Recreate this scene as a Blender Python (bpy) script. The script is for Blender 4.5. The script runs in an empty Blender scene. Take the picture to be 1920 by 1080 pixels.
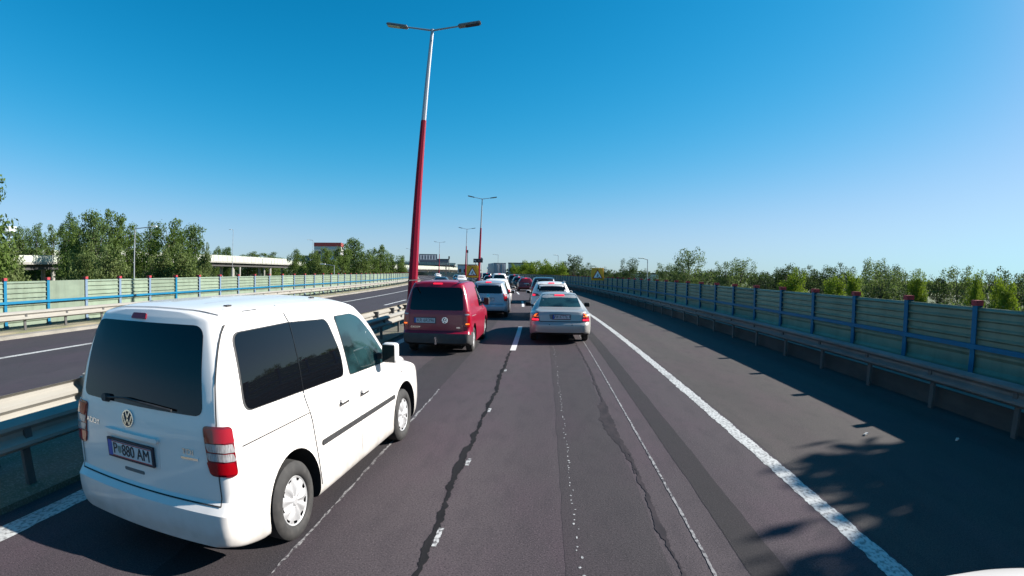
import bpy, bmesh, math, random
import numpy as np
from mathutils import Vector, Matrix
from mathutils.bvhtree import BVHTree
R_ = math.radians
SC = bpy.context.scene
COL = SC.collection
random.seed(7); rng = np.random.default_rng(7)

# ------------------------------------------------------------------ camera, sky, sun, exposure
CAM_H, PITCH, YAW, ROLL, FPX = 2.06, .0295, .060, .013, 998.0
cd = bpy.data.cameras.new('camera'); cam = bpy.data.objects.new('camera', cd); COL.objects.link(cam)
cd.type = 'PANO'; cd.panorama_type = 'FISHEYE_LENS_POLYNOMIAL'      # the photo is a wide action-camera fisheye
cd.sensor_fit = 'HORIZONTAL'; cd.sensor_width = 36.0; cd.sensor_height = 20.25
cd.fisheye_fov = R_(200)
cd.fisheye_polynomial_k0 = 0; cd.fisheye_polynomial_k1 = -(1920/36.0)/FPX
cd.fisheye_polynomial_k2 = 0; cd.fisheye_polynomial_k3 = 0; cd.fisheye_polynomial_k4 = 0
cd.lens = 13.0
cd.clip_start = .02; cd.clip_end = 5000
def cam_axes():
    fw = Vector((0, math.cos(PITCH), -math.sin(PITCH))); up = Vector((0, math.sin(PITCH), math.cos(PITCH))); rt = Vector((1, 0, 0))
    ro = Matrix.Rotation(YAW, 3, 'Z'); fw, up, rt = ro@fw, ro@up, ro@rt
    c, s = math.cos(ROLL), math.sin(ROLL)
    return c*rt+s*up, -s*rt+c*up, fw
_r, _u, _f = cam_axes()
cam.matrix_world = Matrix(((_r.x, _u.x, -_f.x, 0), (_r.y, _u.y, -_f.y, 0), (_r.z, _u.z, -_f.z, CAM_H), (0, 0, 0, 1)))
SC.camera = cam

SUN_AZ, SUN_EL = R_(78), R_(30)          # clockwise from +Y (ahead) towards +X (right)
w = bpy.data.worlds.new('World'); SC.world = w; w.use_nodes = True
nt = w.node_tree; nt.nodes.clear()
sky = nt.nodes.new('ShaderNodeTexSky'); sky.sky_type = 'NISHITA'; sky.sun_disc = False
sky.sun_elevation = SUN_EL; sky.sun_rotation = SUN_AZ; sky.altitude = 200; sky.air_density = 1.0; sky.dust_density = .25; sky.ozone_density = 2.0
EXPO = 1.2
bg = nt.nodes.new('ShaderNodeBackground'); bg.inputs['Strength'].default_value = .10
wo = nt.nodes.new('ShaderNodeOutputWorld')
sep = nt.nodes.new('ShaderNodeSeparateColor'); com = nt.nodes.new('ShaderNodeCombineColor')
nt.links.new(sky.outputs[0], sep.inputs[0])
def mth(op, x, y):
    n = nt.nodes.new('ShaderNodeMath'); n.operation = op
    for k, v in enumerate((x, y)):
        if isinstance(v, (int, float)): n.inputs[k].default_value = v
        else: nt.links.new(v, n.inputs[k])
    return n.outputs[0]
for k, (g, bb, aa) in enumerate(((3.7, 45.28, 24.0), (1.22, 1.95, 2.40), (1.6, 4.67, 5.81))):     # deep saturated blue of the camera's colour profile
    h = mth('POWER', mth('MULTIPLY', sep.outputs[k], .1), g)
    nt.links.new(mth('DIVIDE', mth('MULTIPLY', h, aa*10/2**EXPO), mth('ADD', mth('MULTIPLY', h, bb), 1)), com.inputs[k])
nt.links.new(com.outputs[0], bg.inputs['Color']); nt.links.new(bg.outputs[0], wo.inputs['Surface'])

sd = bpy.data.lights.new('sun', 'SUN'); sd.energy = 5.0; sd.angle = R_(.53); sd.color = (1, .95, .87)
sun = bpy.data.objects.new('sun', sd); COL.objects.link(sun)
S = Vector((math.sin(SUN_AZ)*math.cos(SUN_EL), math.cos(SUN_AZ)*math.cos(SUN_EL), math.sin(SUN_EL)))
sun.rotation_euler = (-S).to_track_quat('-Z', 'Y').to_euler(); sun.location = S*60
vs = SC.view_settings; vs.view_transform = 'Standard'; vs.look = 'None'; vs.gamma = 1; vs.exposure = EXPO; vs.use_curve_mapping = False
SC.render.engine = 'CYCLES'; SC.cycles.max_bounces = 6; SC.cycles.transparent_max_bounces = 8

# ------------------------------------------------------------------ helpers
def tag(o, label=None, cat=None, group=None, kind=None):
    if label: o['label'] = label
    if cat: o['category'] = cat
    if group: o['group'] = group
    if kind: o['kind'] = kind
    return o
def thing(name, label, cat, loc=(0, 0, 0), rz=0, group=None):
    o = bpy.data.objects.new(name, None); o.empty_display_size = .2; COL.objects.link(o)
    o.location = loc; o.rotation_euler = (0, 0, rz)
    return tag(o, label, cat, group)
def smooth(me, ang=40):
    me.polygons.foreach_set('use_smooth', [True]*len(me.polygons))
    try: me.set_sharp_from_angle(angle=R_(ang))
    except Exception: pass
def obj(name, bm, mats, parent=None, sm=None, loc=None):
    if isinstance(bm, bmesh.types.BMesh):
        me = bpy.data.meshes.new(name); bm.to_mesh(me); bm.free()
    else: me = bm
    if mats is not None:
        for m in (mats if isinstance(mats, (list, tuple)) else [mats]): me.materials.append(m)
    if sm: smooth(me, sm)
    o = bpy.data.objects.new(name, me); COL.objects.link(o)
    if parent: o.parent = parent
    if loc: o.location = loc
    return o
def inst(name, me, parent=None, loc=(0, 0, 0), rz=0, scale=None):
    o = bpy.data.objects.new(name, me); COL.objects.link(o); o.location = loc; o.rotation_euler = (0, 0, rz)
    if parent: o.parent = parent
    if scale: o.scale = scale
    return o
def kids(o): return [c for c in COL.objects if c.parent == o]
def box(bm, c, sz, rz=0, mi=0, M=None):
    x, y, z = sz[0]/2, sz[1]/2, sz[2]/2
    mt = Matrix.Translation(c) @ Matrix.Rotation(rz, 4, 'Z')
    if M: mt = M @ mt
    vs_ = [bm.verts.new(mt @ Vector((a*x, b*y, d*z))) for a, b, d in ((-1,-1,-1),(1,-1,-1),(1,1,-1),(-1,1,-1),(-1,-1,1),(1,-1,1),(1,1,1),(-1,1,1))]
    for q in ((3,2,1,0),(4,5,6,7),(0,1,5,4),(1,2,6,5),(2,3,7,6),(3,0,4,7)):
        f = bm.faces.new([vs_[i] for i in q]); f.material_index = mi
def tube(bm, p0, p1, r0, r1=None, n=12, caps=True, mi=0):
    p0, p1 = Vector(p0), Vector(p1); r1 = r0 if r1 is None else r1
    d = (p1-p0).normalized(); a = d.orthogonal().normalized(); b = d.cross(a)
    A = [bm.verts.new(p0+(a*math.cos(2*math.pi*i/n)+b*math.sin(2*math.pi*i/n))*r0) for i in range(n)]
    B = [bm.verts.new(p1+(a*math.cos(2*math.pi*i/n)+b*math.sin(2*math.pi*i/n))*r1) for i in range(n)]
    for i in range(n):
        f = bm.faces.new((A[i], A[(i+1) % n], B[(i+1) % n], B[i])); f.material_index = mi
    if caps: bm.faces.new(A[::-1]).material_index = mi; bm.faces.new(B).material_index = mi
def lathe_x(prof, n=40, mi=None):
    """profile of (x, r) turned round the X axis"""
    bm = bmesh.new(); rings = []
    for x, r in prof:
        rings.append([bm.verts.new((x, r*math.cos(2*math.pi*i/n), r*math.sin(2*math.pi*i/n))) for i in range(n)])
    for k in range(len(rings)-1):
        for i in range(n):
            bm.faces.new((rings[k][i], rings[k][(i+1) % n], rings[k+1][(i+1) % n], rings[k+1][i]))
    bmesh.ops.recalc_face_normals(bm, faces=bm.faces)
    return bm
def pchip(xs, ys, q):
    xs, ys, q = np.asarray(xs, float), np.asarray(ys, float), np.asarray(q, float)
    h = np.diff(xs); d = np.diff(ys)/h; m = np.zeros(len(xs))
    for i in range(1, len(xs)-1):
        if d[i-1]*d[i] > 0:
            w1, w2 = 2*h[i]+h[i-1], h[i]+2*h[i-1]; m[i] = (w1+w2)/(w1/d[i-1]+w2/d[i])
    m[0], m[-1] = d[0], d[-1]
    i = np.clip(np.searchsorted(xs, q, side='right')-1, 0, len(h)-1)
    t = np.clip((q-xs[i])/h[i], 0, 1)
    return (2*t**3-3*t**2+1)*ys[i]+(t**3-2*t**2+t)*h[i]*m[i]+(-2*t**3+3*t**2)*ys[i+1]+(t**3-t**2)*h[i]*m[i+1]

# ------------------------------------------------------------------ materials
MATS = {}
def mat(name, col=(.5, .5, .5), rough=.5, metal=0, spec=.5, coat=0, emit=None, es=0, trans=0):
    if name in MATS: return MATS[name]
    m = bpy.data.materials.new(name); m.use_nodes = True
    b = m.node_tree.nodes['Principled BSDF']
    b.inputs['Base Color'].default_value = (*col, 1); b.inputs['Roughness'].default_value = rough
    b.inputs['Metallic'].default_value = metal; b.inputs['Specular IOR Level'].default_value = spec
    b.inputs['Coat Weight'].default_value = coat; b.inputs['Coat Roughness'].default_value = .03
    b.inputs['Transmission Weight'].default_value = trans
    if emit: b.inputs['Emission Color'].default_value = (*emit, 1); b.inputs['Emission Strength'].default_value = es
    MATS[name] = m; return m
def nodes_of(m):
    n = m.node_tree; return n, n.nodes['Principled BSDF'], n.nodes, n.links
def noise_tint(m, scale, amt, stretch=(1, 1, 1), detail=5, col2=None, lo=.4, hi=.6, coord='Object', rough_amt=0, bump=0, bdist=.01):
    """mix the base colour towards col2 (or darker) with a noise pattern; optional bump"""
    t, b, N, Lk = nodes_of(m)
    tc = N.new('ShaderNodeTexCoord'); mp = N.new('ShaderNodeMapping'); mp.inputs['Scale'].default_value = stretch
    nz = N.new('ShaderNodeTexNoise'); nz.inputs['Scale'].default_value = scale; nz.inputs['Detail'].default_value = detail
    rp = N.new('ShaderNodeValToRGB'); rp.color_ramp.elements[0].position = lo; rp.color_ramp.elements[1].position = hi
    mx = N.new('ShaderNodeMix'); mx.data_type = 'RGBA'
    mul = N.new('ShaderNodeMath'); mul.operation = 'MULTIPLY'; mul.inputs[1].default_value = amt
    Lk.new(tc.outputs[coord], mp.inputs[0]); Lk.new(mp.outputs[0], nz.inputs['Vector']); Lk.new(nz.outputs['Fac'], rp.inputs[0])
    Lk.new(rp.outputs[0], mul.inputs[0]); Lk.new(mul.outputs[0], mx.inputs['Factor'])
    src = b.inputs['Base Color'].links[0].from_socket if b.inputs['Base Color'].links else None
    c = b.inputs['Base Color'].default_value
    if src: Lk.new(src, mx.inputs['A'])
    else: mx.inputs['A'].default_value = c
    mx.inputs['B'].default_value = (*(col2 or (c[0]*.5, c[1]*.5, c[2]*.5)), 1)
    Lk.new(mx.outputs['Result'], b.inputs['Base Color'])
    if bump:
        bp = N.new('ShaderNodeBump'); bp.inputs['Strength'].default_value = bump; bp.inputs['Distance'].default_value = bdist
        Lk.new(nz.outputs['Fac'], bp.inputs['Height'])
        if b.inputs['Normal'].links: Lk.new(b.inputs['Normal'].links[0].from_socket, bp.inputs['Normal'])
        Lk.new(bp.outputs[0], b.inputs['Normal'])
    return m
def asphalt(name, col, rough=.9):
    """weathered asphalt; UV is (metres across, metres along) the road"""
    m = mat(name, col, rough, spec=.25); sc = lambda *k: tuple(col[i]*k[i] for i in range(3)); uvn = dict(coord='UV')
    noise_tint(m, 1.1, .6, (1, .10, 1), 6, sc(1.30, 1.27, 1.25), .36, .68, **uvn)
    noise_tint(m, .30, .7, (1, .30, 1), 5, sc(.74, .74, .77), .42, .72, **uvn)
    noise_tint(m, .8, .6, (1.2, .5, 1), 8, sc(1.18, .95, 1.10), .45, .62, **uvn)
    noise_tint(m, 5, .6, (1, .35, 1), 9, sc(.68, .68, .72), .48, .72, **uvn)
    t, b, N, Lk = nodes_of(m)            # polished wheel tracks, 1.68 m apart
    tc = N.new('ShaderNodeTexCoord'); sx = N.new('ShaderNodeSeparateXYZ'); w1 = N.new('ShaderNodeMath'); w1.operation = 'MULTIPLY'; w1.inputs[1].default_value = 2*math.pi/1.68
    w2 = N.new('ShaderNodeMath'); w2.operation = 'COSINE'; w3 = N.new('ShaderNodeMapRange'); w3.inputs['From Min'].default_value = .1; w3.inputs['From Max'].default_value = 1; w3.inputs['To Max'].default_value = .35
    mx = N.new('ShaderNodeMix'); mx.data_type = 'RGBA'; mx.inputs['B'].default_value = (*sc(.72, .72, .74), 1)
    Lk.new(tc.outputs['UV'], sx.inputs[0]); Lk.new(sx.outputs[0], w1.inputs[0]); Lk.new(w1.outputs[0], w2.inputs[0]); Lk.new(w2.outputs[0], w3.inputs['Value']); Lk.new(w3.outputs[0], mx.inputs['Factor'])
    Lk.new(b.inputs['Base Color'].links[0].from_socket, mx.inputs['A']); Lk.new(mx.outputs['Result'], b.inputs['Base Color'])
    noise_tint(m, 60, .8, (1, 1, 1), 3, sc(.42, .42, .44), .48, .68, **uvn)
    noise_tint(m, 95, .9, (1, 1, 1), 2, sc(2.2, 2.15, 2.1), .57, .73, bump=.45, bdist=.006, **uvn)
    return m
def paint_mark(name, col, under, wear):
    m = mat(name, col, .7, spec=.3)
    noise_tint(m, 30, wear, (1, .6, 1), 6, under, .46, .62)
    noise_tint(m, 3.0, wear*.7, (1, .4, 1), 5, under, .52, .72)
    return m
ASP = asphalt('asphalt', (.055, .045, .050))
ASP_SH = asphalt('asphalt_shoulder', (.056, .0485, .0465))
ASP_OP = asphalt('asphalt_opposite', (.040, .0365, .044))
BAND = asphalt('asphalt_dark_band', (.026, .023, .025))
BAND2 = asphalt('asphalt_patch', (.036, .032, .035))
TAR = noise_tint(mat('tar', (.011, .011, .013), .95, spec=.1), 6, .5, (1, .3, 1), 4, (.020, .019, .021))
TAR2 = noise_tint(mat('tar_faded', (.030, .027, .031), .95, spec=.1), 9, .9, (1, .3, 1), 6, (.044, .037, .041))
WHITE_LINE = paint_mark('line_white', (.46, .46, .45), (.12, .115, .115), .75)
WHITE_THIN = paint_mark('line_worn', (.26, .25, .25), (.05, .043, .048), 1.0)
WHITE_FRESH = paint_mark('line_fresh', (.60, .60, .60), (.30, .30, .30), .5)
CONC = noise_tint(noise_tint(mat('concrete', (.24, .22, .19), .9), 3, .6, (1, .4, 1), 6, (.14, .13, .11)), 30, .4, (1, 1, 1), 4, (.33, .31, .28), .5, .7, bump=.3)
VERGE = noise_tint(noise_tint(mat('verge', (.19, .165, .115), .95), 2, .7, (1, .3, 1), 6, (.07, .085, .035)), 40, .5, (1, 1, 1), 4, (.27, .24, .18), .5, .7, bump=.5, bdist=.02)
DIRT = noise_tint(noise_tint(mat('median_dirt', (.11, .095, .075), .95), 3, .7, (1, .3, 1), 6, (.07, .075, .04)), 40, .5, (1, 1, 1), 4, (.26, .24, .20), .5, .7, bump=.5, bdist=.02)
GRASS = noise_tint(noise_tint(mat('grass_ground', (.07, .10, .035), .95), .15, .7, (1, 1, 1), 6, (.12, .12, .05)), 3, .6, (1, 1, 1), 6, (.035, .055, .02), bump=.6, bdist=.2)
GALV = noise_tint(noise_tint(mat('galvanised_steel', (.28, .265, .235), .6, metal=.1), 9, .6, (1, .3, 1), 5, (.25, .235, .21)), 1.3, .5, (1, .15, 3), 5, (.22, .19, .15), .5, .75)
GALV_D = noise_tint(mat('galvanised_post', (.075, .075, .075), .7, metal=.1), 12, .6, (1, 1, .3), 5, (.06, .055, .05))
BLUE = noise_tint(mat('fence_blue', (.006, .13, .24), .5, spec=.2), 4, .5, (1, 1, .4), 5, (.012, .095, .18))
BLUE_PALE = noise_tint(mat('fence_blue_faded', (.13, .19, .27), .5), 4, .5, (1, 1, .4), 5, (.10, .14, .21))
CAPRED = mat('fence_red_cap', (.30, .022, .03), .6)
def vary(m, dark, amt, stretch=None, scale=1.0, tint=(1, 1, 1)):
    """tone that differs from object to object, and streaks placed in the world"""
    t, b, N, Lk = nodes_of(m); oi = N.new('ShaderNodeObjectInfo'); src = b.inputs['Base Color'].links[0].from_socket
    mx = N.new('ShaderNodeMix'); mx.data_type = 'RGBA'; mx.blend_type = 'MULTIPLY'; mx.inputs['B'].default_value = (dark*tint[0], dark*tint[1], dark*tint[2], 1)
    Lk.new(oi.outputs['Random'], mx.inputs['Factor']); Lk.new(src, mx.inputs['A']); last = mx.outputs['Result']
    if stretch:
        ge = N.new('ShaderNodeNewGeometry'); mp = N.new('ShaderNodeMapping'); mp.inputs['Scale'].default_value = stretch; nz = N.new('ShaderNodeTexNoise'); nz.inputs['Scale'].default_value = scale; nz.inputs['Detail'].default_value = 7
        rp = N.new('ShaderNodeMapRange'); rp.inputs['From Min'].default_value = .48; rp.inputs['From Max'].default_value = .72; rp.inputs['To Max'].default_value = amt
        m2 = N.new('ShaderNodeMix'); m2.data_type = 'RGBA'; m2.blend_type = 'MULTIPLY'; m2.inputs['B'].default_value = (.45, .43, .38, 1)
        Lk.new(ge.outputs['Position'], mp.inputs[0]); Lk.new(mp.outputs[0], nz.inputs['Vector']); Lk.new(nz.outputs[0], rp.inputs['Value']); Lk.new(rp.outputs[0], m2.inputs['Factor']); Lk.new(last, m2.inputs['A']); last = m2.outputs['Result']
    Lk.new(last, b.inputs['Base Color'])
def fence_panel_mat():
    m = noise_tint(noise_tint(mat('fence_mint', (.21, .268, .198), .6), 1.2, .5, (1, 1, 3), 5, (.155, .20, .15)), 14, .35, (1, 1, .2), 4, (.23, .255, .18), .5, .75)
    vary(m, .75, .35, (2.2, 2.2, .5), 1.6)
    t, b, N, Lk = nodes_of(m)
    tr = N.new('ShaderNodeBsdfTranslucent'); tr.inputs['Color'].default_value = (.25, .5, .38, 1)
    mx = N.new('ShaderNodeMixShader'); mx.inputs[0].default_value = .05
    out = N['Material Output']
    Lk.new(b.outputs[0], mx.inputs[1]); Lk.new(tr.outputs[0], mx.inputs[2]); Lk.new(mx.outputs[0], out.inputs['Surface'])
    return m
MINT = fence_panel_mat()
POLE_RED = noise_tint(mat('pole_red', (.22, .001, .020), .55, spec=.2), 1.5, .5, (1, 1, .2), 5, (.15, .001, .014))
POLE_GREY = mat('pole_grey', (.30, .31, .33), .4, metal=.5)
LAMP_GREY = mat('lamp_grey', (.20, .20, .21), .5, metal=.3)
LAMP_LENS = mat('lamp_lens', (.55, .56, .40), .25)
BLACK = noise_tint(mat('black_plastic', (.022, .022, .024), .6), 20, .5, (1, 1, 1), 3, (.04, .04, .042))
VOID = mat('dark_void', (.006, .006, .007), .9)
RUBBER = noise_tint(mat('rubber', (.024, .023, .023), .8), 14, .7, (1, 1, 1), 4, (.048, .044, .042), .45, .7)
ALU = mat('rim_silver', (.46, .46, .47), .35, metal=.35, coat=.2)
CHROME = mat('chrome', (.75, .76, .78), .12, metal=1)
GLASS = mat('tinted_glass', (.003, .0035, .005), .012, spec=.42)
GLASS_TEAL = noise_tint(mat('teal_glass', (.014, .040, .045), .03, spec=.5), 1.9, .9, (1, 1, 1.6), 4, (.004, .008, .009), .45, .6)
GLASS_DARK = mat('dark_glass', (.008, .012, .014), .03, spec=.45)
SEAM = mat('panel_gap', (.02, .02, .022), .8)
SEAM_L = mat('panel_gap_light', (.12, .12, .125), .7)
LENS_RED = mat('lens_red', (.30, .002, .006), .12, coat=.4)
LENS_DRED = mat('lens_dark_red', (.16, .002, .008), .12, coat=.6)
LENS_CLEAR = noise_tint(mat('lens_clear', (.40, .38, .38), .15, coat=.5), 40, .7, (3, 3, .5), 2, (.20, .18, .18))
LIT_RED = mat('lit_red', (.6, .01, .02), .2, emit=(1, .02, .06), es=.55)
LIT_ORANGE = mat('lit_orange', (.8, .25, .02), .2, emit=(1, .14, .015), es=.75)
PLATE_W = mat('plate_white', (.50, .52, .54), .4)
PLATE_B = mat('plate_blue', (.02, .07, .35), .4)
PLATE_K = mat('plate_black', (.012, .014, .03), .5)
INK = mat('ink', (.015, .016, .025), .5)
def paint(name, col, metal=0, rough=.28, coat=1.0):
    m = mat(name, col, rough, metal=metal, coat=coat)
    return noise_tint(m, 1.7, .25, (1, 1, 2.5), 5, tuple(c*.86 for c in col), .5, .8)
P_WHITE = paint('paint_white', (.70, .665, .64), coat=.5)
def grime(m, col, z0, z1, amt):
    t, b, N, Lk = nodes_of(m); tc = N.new('ShaderNodeTexCoord'); sx = N.new('ShaderNodeSeparateXYZ'); mr = N.new('ShaderNodeMapRange'); nz = N.new('ShaderNodeTexNoise'); mu = N.new('ShaderNodeMath'); mx = N.new('ShaderNodeMix')
    mr.inputs['From Min'].default_value = z1; mr.inputs['From Max'].default_value = z0; nz.inputs['Scale'].default_value = 7; nz.inputs['Detail'].default_value = 8; mu.operation = 'MULTIPLY'; mx.data_type = 'RGBA'
    m2 = N.new('ShaderNodeMath'); m2.operation = 'MULTIPLY'; m2.inputs[1].default_value = amt*1.6
    Lk.new(tc.outputs['Object'], sx.inputs[0]); Lk.new(sx.outputs[2], mr.inputs['Value']); Lk.new(tc.outputs['Object'], nz.inputs['Vector']); Lk.new(mr.outputs[0], mu.inputs[0]); Lk.new(nz.outputs[0], mu.inputs[1]); Lk.new(mu.outputs[0], m2.inputs[0])
    Lk.new(m2.outputs[0], mx.inputs['Factor']); Lk.new(b.inputs['Base Color'].links[0].from_socket, mx.inputs['A']); mx.inputs['B'].default_value = (*col, 1); Lk.new(mx.outputs['Result'], b.inputs['Base Color'])
grime(P_WHITE, (.26, .245, .22), .16, .62, .8); P_RED = paint('paint_red', (.26, .0013, .021), coat=.30, rough=.30); P_SILVER = paint('paint_silver', (.50, .50, .50), .55, .34)
P_SILVER_B = paint('paint_silver_blue', (.31, .335, .38), .35, .36, .4); P_WARM = paint('paint_champagne', (.345, .335, .32), .35, .38, .4)
P_DARK = paint('paint_dark', (.03, .034, .042), .3, .32, .6); P_BLACK = paint('paint_black', (.012, .012, .014), .1, .25); grime(P_RED, (.16, .03, .035), .2, .6, .6); P_DRED = paint('paint_dark_red', (.16, .004, .013), coat=.4)
P_GREYBUMP = noise_tint(mat('grey_bumper', (.045, .044, .045), .6), 5, .5, (1, 1, 1), 5, (.03, .029, .029))

# ------------------------------------------------------------------ the road line: straight, then a wide left bend
RAD, S0 = 490.0, 11.0
def P(s, X, z=0):
    if s <= S0: return Vector((X, s, z))
    t = (s-S0)/RAD; return Vector((-RAD+(RAD+X)*math.cos(t), S0+(RAD+X)*math.sin(t), z))
def TH(s): return 0 if s <= S0 else (s-S0)/RAD
def ribbon(name, X0, X1, z, m, s0=-12, s1=420, ds=4, nx=1, label=None):
    bm = bmesh.new(); rows = []; s = s0
    while s <= s1+.01:
        rows.append([bm.verts.new(P(s, X0+(X1-X0)*k/nx, z)) for k in range(nx+1)]); s += ds
    uv = bm.loops.layers.uv.new('uv'); co = {}
    for i, rw in enumerate(rows):
        for k, v in enumerate(rw): co[v] = (X0+(X1-X0)*k/nx, s0+i*ds)
    for a, b in zip(rows, rows[1:]):
        for k in range(nx):
            f = bm.faces.new((a[k], a[k+1], b[k+1], b[k]))
            for l in f.loops: l[uv].uv = co[l.vert]
    return tag(obj(name, bm, m), kind='structure')
def slab(name, X0, X1, z0, z1, m, s0=-12, s1=420, ds=4):
    bm = bmesh.new(); rows = []; s = s0
    while s <= s1+.01:
        rows.append([bm.verts.new(P(s, x, z)) for x, z in ((X0, z0), (X0, z1), (X1, z1), (X1, z0))]); s += ds
    for a, b in zip(rows, rows[1:]):
        for k in range(3): bm.faces.new((a[k], b[k], b[k+1], a[k+1]))
    bm.faces.new(rows[0]); bm.faces.new(rows[-1][::-1])
    bmesh.ops.recalc_face_normals(bm, faces=bm.faces)
    return tag(obj(name, bm, m), kind='structure')

# ground: one sheet to the horizon, lower than the carriageways
bm = bmesh.new()
gx = [-2500, -900, -400, -200, -100, -50, 0, 50, 100, 200, 400, 900, 2500]
G = [[bm.verts.new((x, y, -3.2)) for x in gx] for y in (-300, -100, 0, 60, 120, 200, 300, 500, 900, 3000)]
for a, b in zip(G, G[1:]):
    for k in range(len(gx)-1): bm.faces.new((a[k], a[k+1], b[k+1], b[k]))
tag(obj('ground', bm, GRASS), kind='structure')
def bank(name, Xa, za, Xb, zb, m):
    bm = bmesh.new(); rows = []; s = -30
    while s <= 420: rows.append((bm.verts.new(P(s, Xa, za)), bm.verts.new(P(s, Xb, zb)))); s += 6
    for a, b in zip(rows, rows[1:]): bm.faces.new((a[0], a[1], b[1], b[0]))
    tag(obj(name, bm, m), kind='structure')
bank('embankment_terrain', 8.4, .20, 14.5, -3.25, GRASS); bank('embankment_terrain', -18.3, .10, -25, -3.25, GRASS)
ribbon('road', -4.45, 7.0, 0, ASP, nx=6)
ribbon('road_shoulder_surface', 2.72, 6.6, .0014, ASP_SH)
ribbon('opposite_road', -15.6, -5.75, 0, ASP_OP, nx=4)
slab('median_ground', -5.75, -4.45, -.2, .06, DIRT)
slab('kerb', -16.05, -15.6, -.2, .10, CONC)
slab('verge_ground', -18.4, -16.05, -.2, .16, VERGE)
slab('kerb', 6.62, 8.5, -.3, .33, noise_tint(mat('concrete_dark', (.055, .052, .05), .95), 4, .6, (1, .3, 1), 6, (.03, .03, .03)))  # slab in a much darker concrete than the sheet on top
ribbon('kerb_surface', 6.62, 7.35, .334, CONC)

# road markings
def strip(name, X0, X1, s0, s1, m, z=.003, jit=0, ds=.15, wob=0, widths=None):
    bm = bmesh.new(); prev = None; s = s0; ph = random.random()*9; uv = bm.loops.layers.uv.new('uv'); co = {}
    r = random.Random(int(s0*13+X0*77)); w1 = w2 = 0
    while True:
        o = wob*(math.sin(s*.9+ph)+.6*math.sin(s*2.3+ph*2)+.35*math.sin(s*5.1+ph))
        k = widths(s) if widths else 0
        w1 = .6*w1+r.uniform(-jit, jit); w2 = .6*w2+r.uniform(-jit, jit)
        a, b = bm.verts.new(P(s, X0+o-k+w1, z)), bm.verts.new(P(s, X1+o+w2, z)); co[a] = (X0+o-k+w1, s); co[b] = (X1+o+w2, s)
        if prev:
            f = bm.faces.new((prev[0], prev[1], b, a))
            for l in f.loops: l[uv].uv = co[l.vert]
        prev = (a, b)
        if s >= s1: break
        s = min(s1, s+(ds if s < 40 else 2))
    return tag(obj(name, bm, m), kind='structure')
strip('road_edge_line', 2.50, 2.68, -4, 300, WHITE_LINE, jit=.010, ds=.04)
strip('road_edge_line', -4.25, -4.02, -6, 300, WHITE_LINE, jit=.01)
strip('road_edge_line', -12.62, -12.42, -10, 300, WHITE_LINE)
strip('road_edge_line', -6.35, -6.17, -10, 300, WHITE_LINE)
for k in range(12): strip('road_lane_line', -.86, -.71, 13.9+k*18.0-36*(k > 90), 20.1+k*18.0, WHITE_FRESH, z=.0042)
for k in range(-2, 14): strip('road_lane_line', -9.2, -9.06, 31.3+k*18.0, 37.6+k*18.0, WHITE_FRESH)
REMN = paint_mark('line_remnant', (.40, .40, .40), (.06, .055, .06), .95)
for s_, l_ in ((3.55, .32), (5.35, .22), (7.6, .22), (10.9, .2)): strip('road_marking', -.80, -.755, s_, s_+l_, REMN, z=.005, jit=.004, ds=.02)
strip('road_seam_line', -.845, -.80, -4, 13.9, TAR, z=.0042, jit=.012, wob=.016, ds=.03, widths=lambda s: .035*max(0, math.sin(s*1.3+.6))**4+.02*max(0, math.sin(s*4.1))**3+.012*math.sin(s*11))
strip('road_seam_line', .99, 1.02, -4, 60, TAR2, z=.0042, jit=.010, wob=.014, ds=.03, widths=lambda s: .02*max(0, math.sin(s*1.9))**4+.012*max(0, math.sin(s*5.3))**3+.008*math.sin(s*13))
strip('road_surface_piece', .90, 1.0, 5.2, 8.6, TAR2, z=.0036, jit=.016, ds=.04, widths=lambda s: .16*math.exp(-((s-7.2)/.9)**2)-.085+.03*math.sin(s*6)*math.sin(s*2.1))
strip('road_worn_line', 1.235, 1.258, -4, 45, WHITE_THIN, z=.0042, jit=.004, ds=.03)
strip('road_worn_line', -1.80, -1.778, -4, 9, WHITE_THIN, z=.0042, jit=.008, ds=.05)
strip('road_surface_strip', 1.50, 1.78, -4, 70, BAND, z=.0022, jit=.006)
strip('road_surface_strip', -2.6, -1.80, -4, 40, BAND2, z=.0022, jit=.01)
strip('road_surface_strip', .2, .95, -4, 120, asphalt('asphalt_worn', (.0405, .0345, .038)), z=.0014, jit=.01)
bm = bmesh.new(); r = random.Random(5); s = 2.0
while s < 15:
    dens = .9 if (3.2 < s < 6.2 or 7.6 < s < 9) else .45
    if r.random() < dens:
        l = r.uniform(.008, .05) if r.random() < .85 else r.uniform(.06, .16); wd = r.uniform(.004, .014); x = .31+r.uniform(-.02, .02)
        n = 7; c = P(s, x, .004)
        bm.faces.new([bm.verts.new(c+Vector((wd*r.uniform(.4, 1.3)*math.cos(2*math.pi*i/n), l*.5*r.uniform(.5, 1.2)*math.sin(2*math.pi*i/n), 0))) for i in range(n)])
        s += l
    s += r.uniform(.02, .12)
tag(obj('road_dotted_line', bm, REMN), kind='structure')
for (s_, x_) in ((6.0, 4.35), (5.3, 5.5)):
    bm = bmesh.new(); box(bm, (0, 0, .012), (.07, .03, .02), .5); box(bm, (.03, .02, .018), (.04, .03, .015), -.4)
    tag(obj('paper_scrap', bm, P_WHITE, loc=P(s_, x_, .006)), 'scrap of white litter on the hard shoulder, %s' % ('nearer the white edge line' if x_ < 5 else 'in the fence shadow nearer the guardrail'), 'litter')

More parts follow.
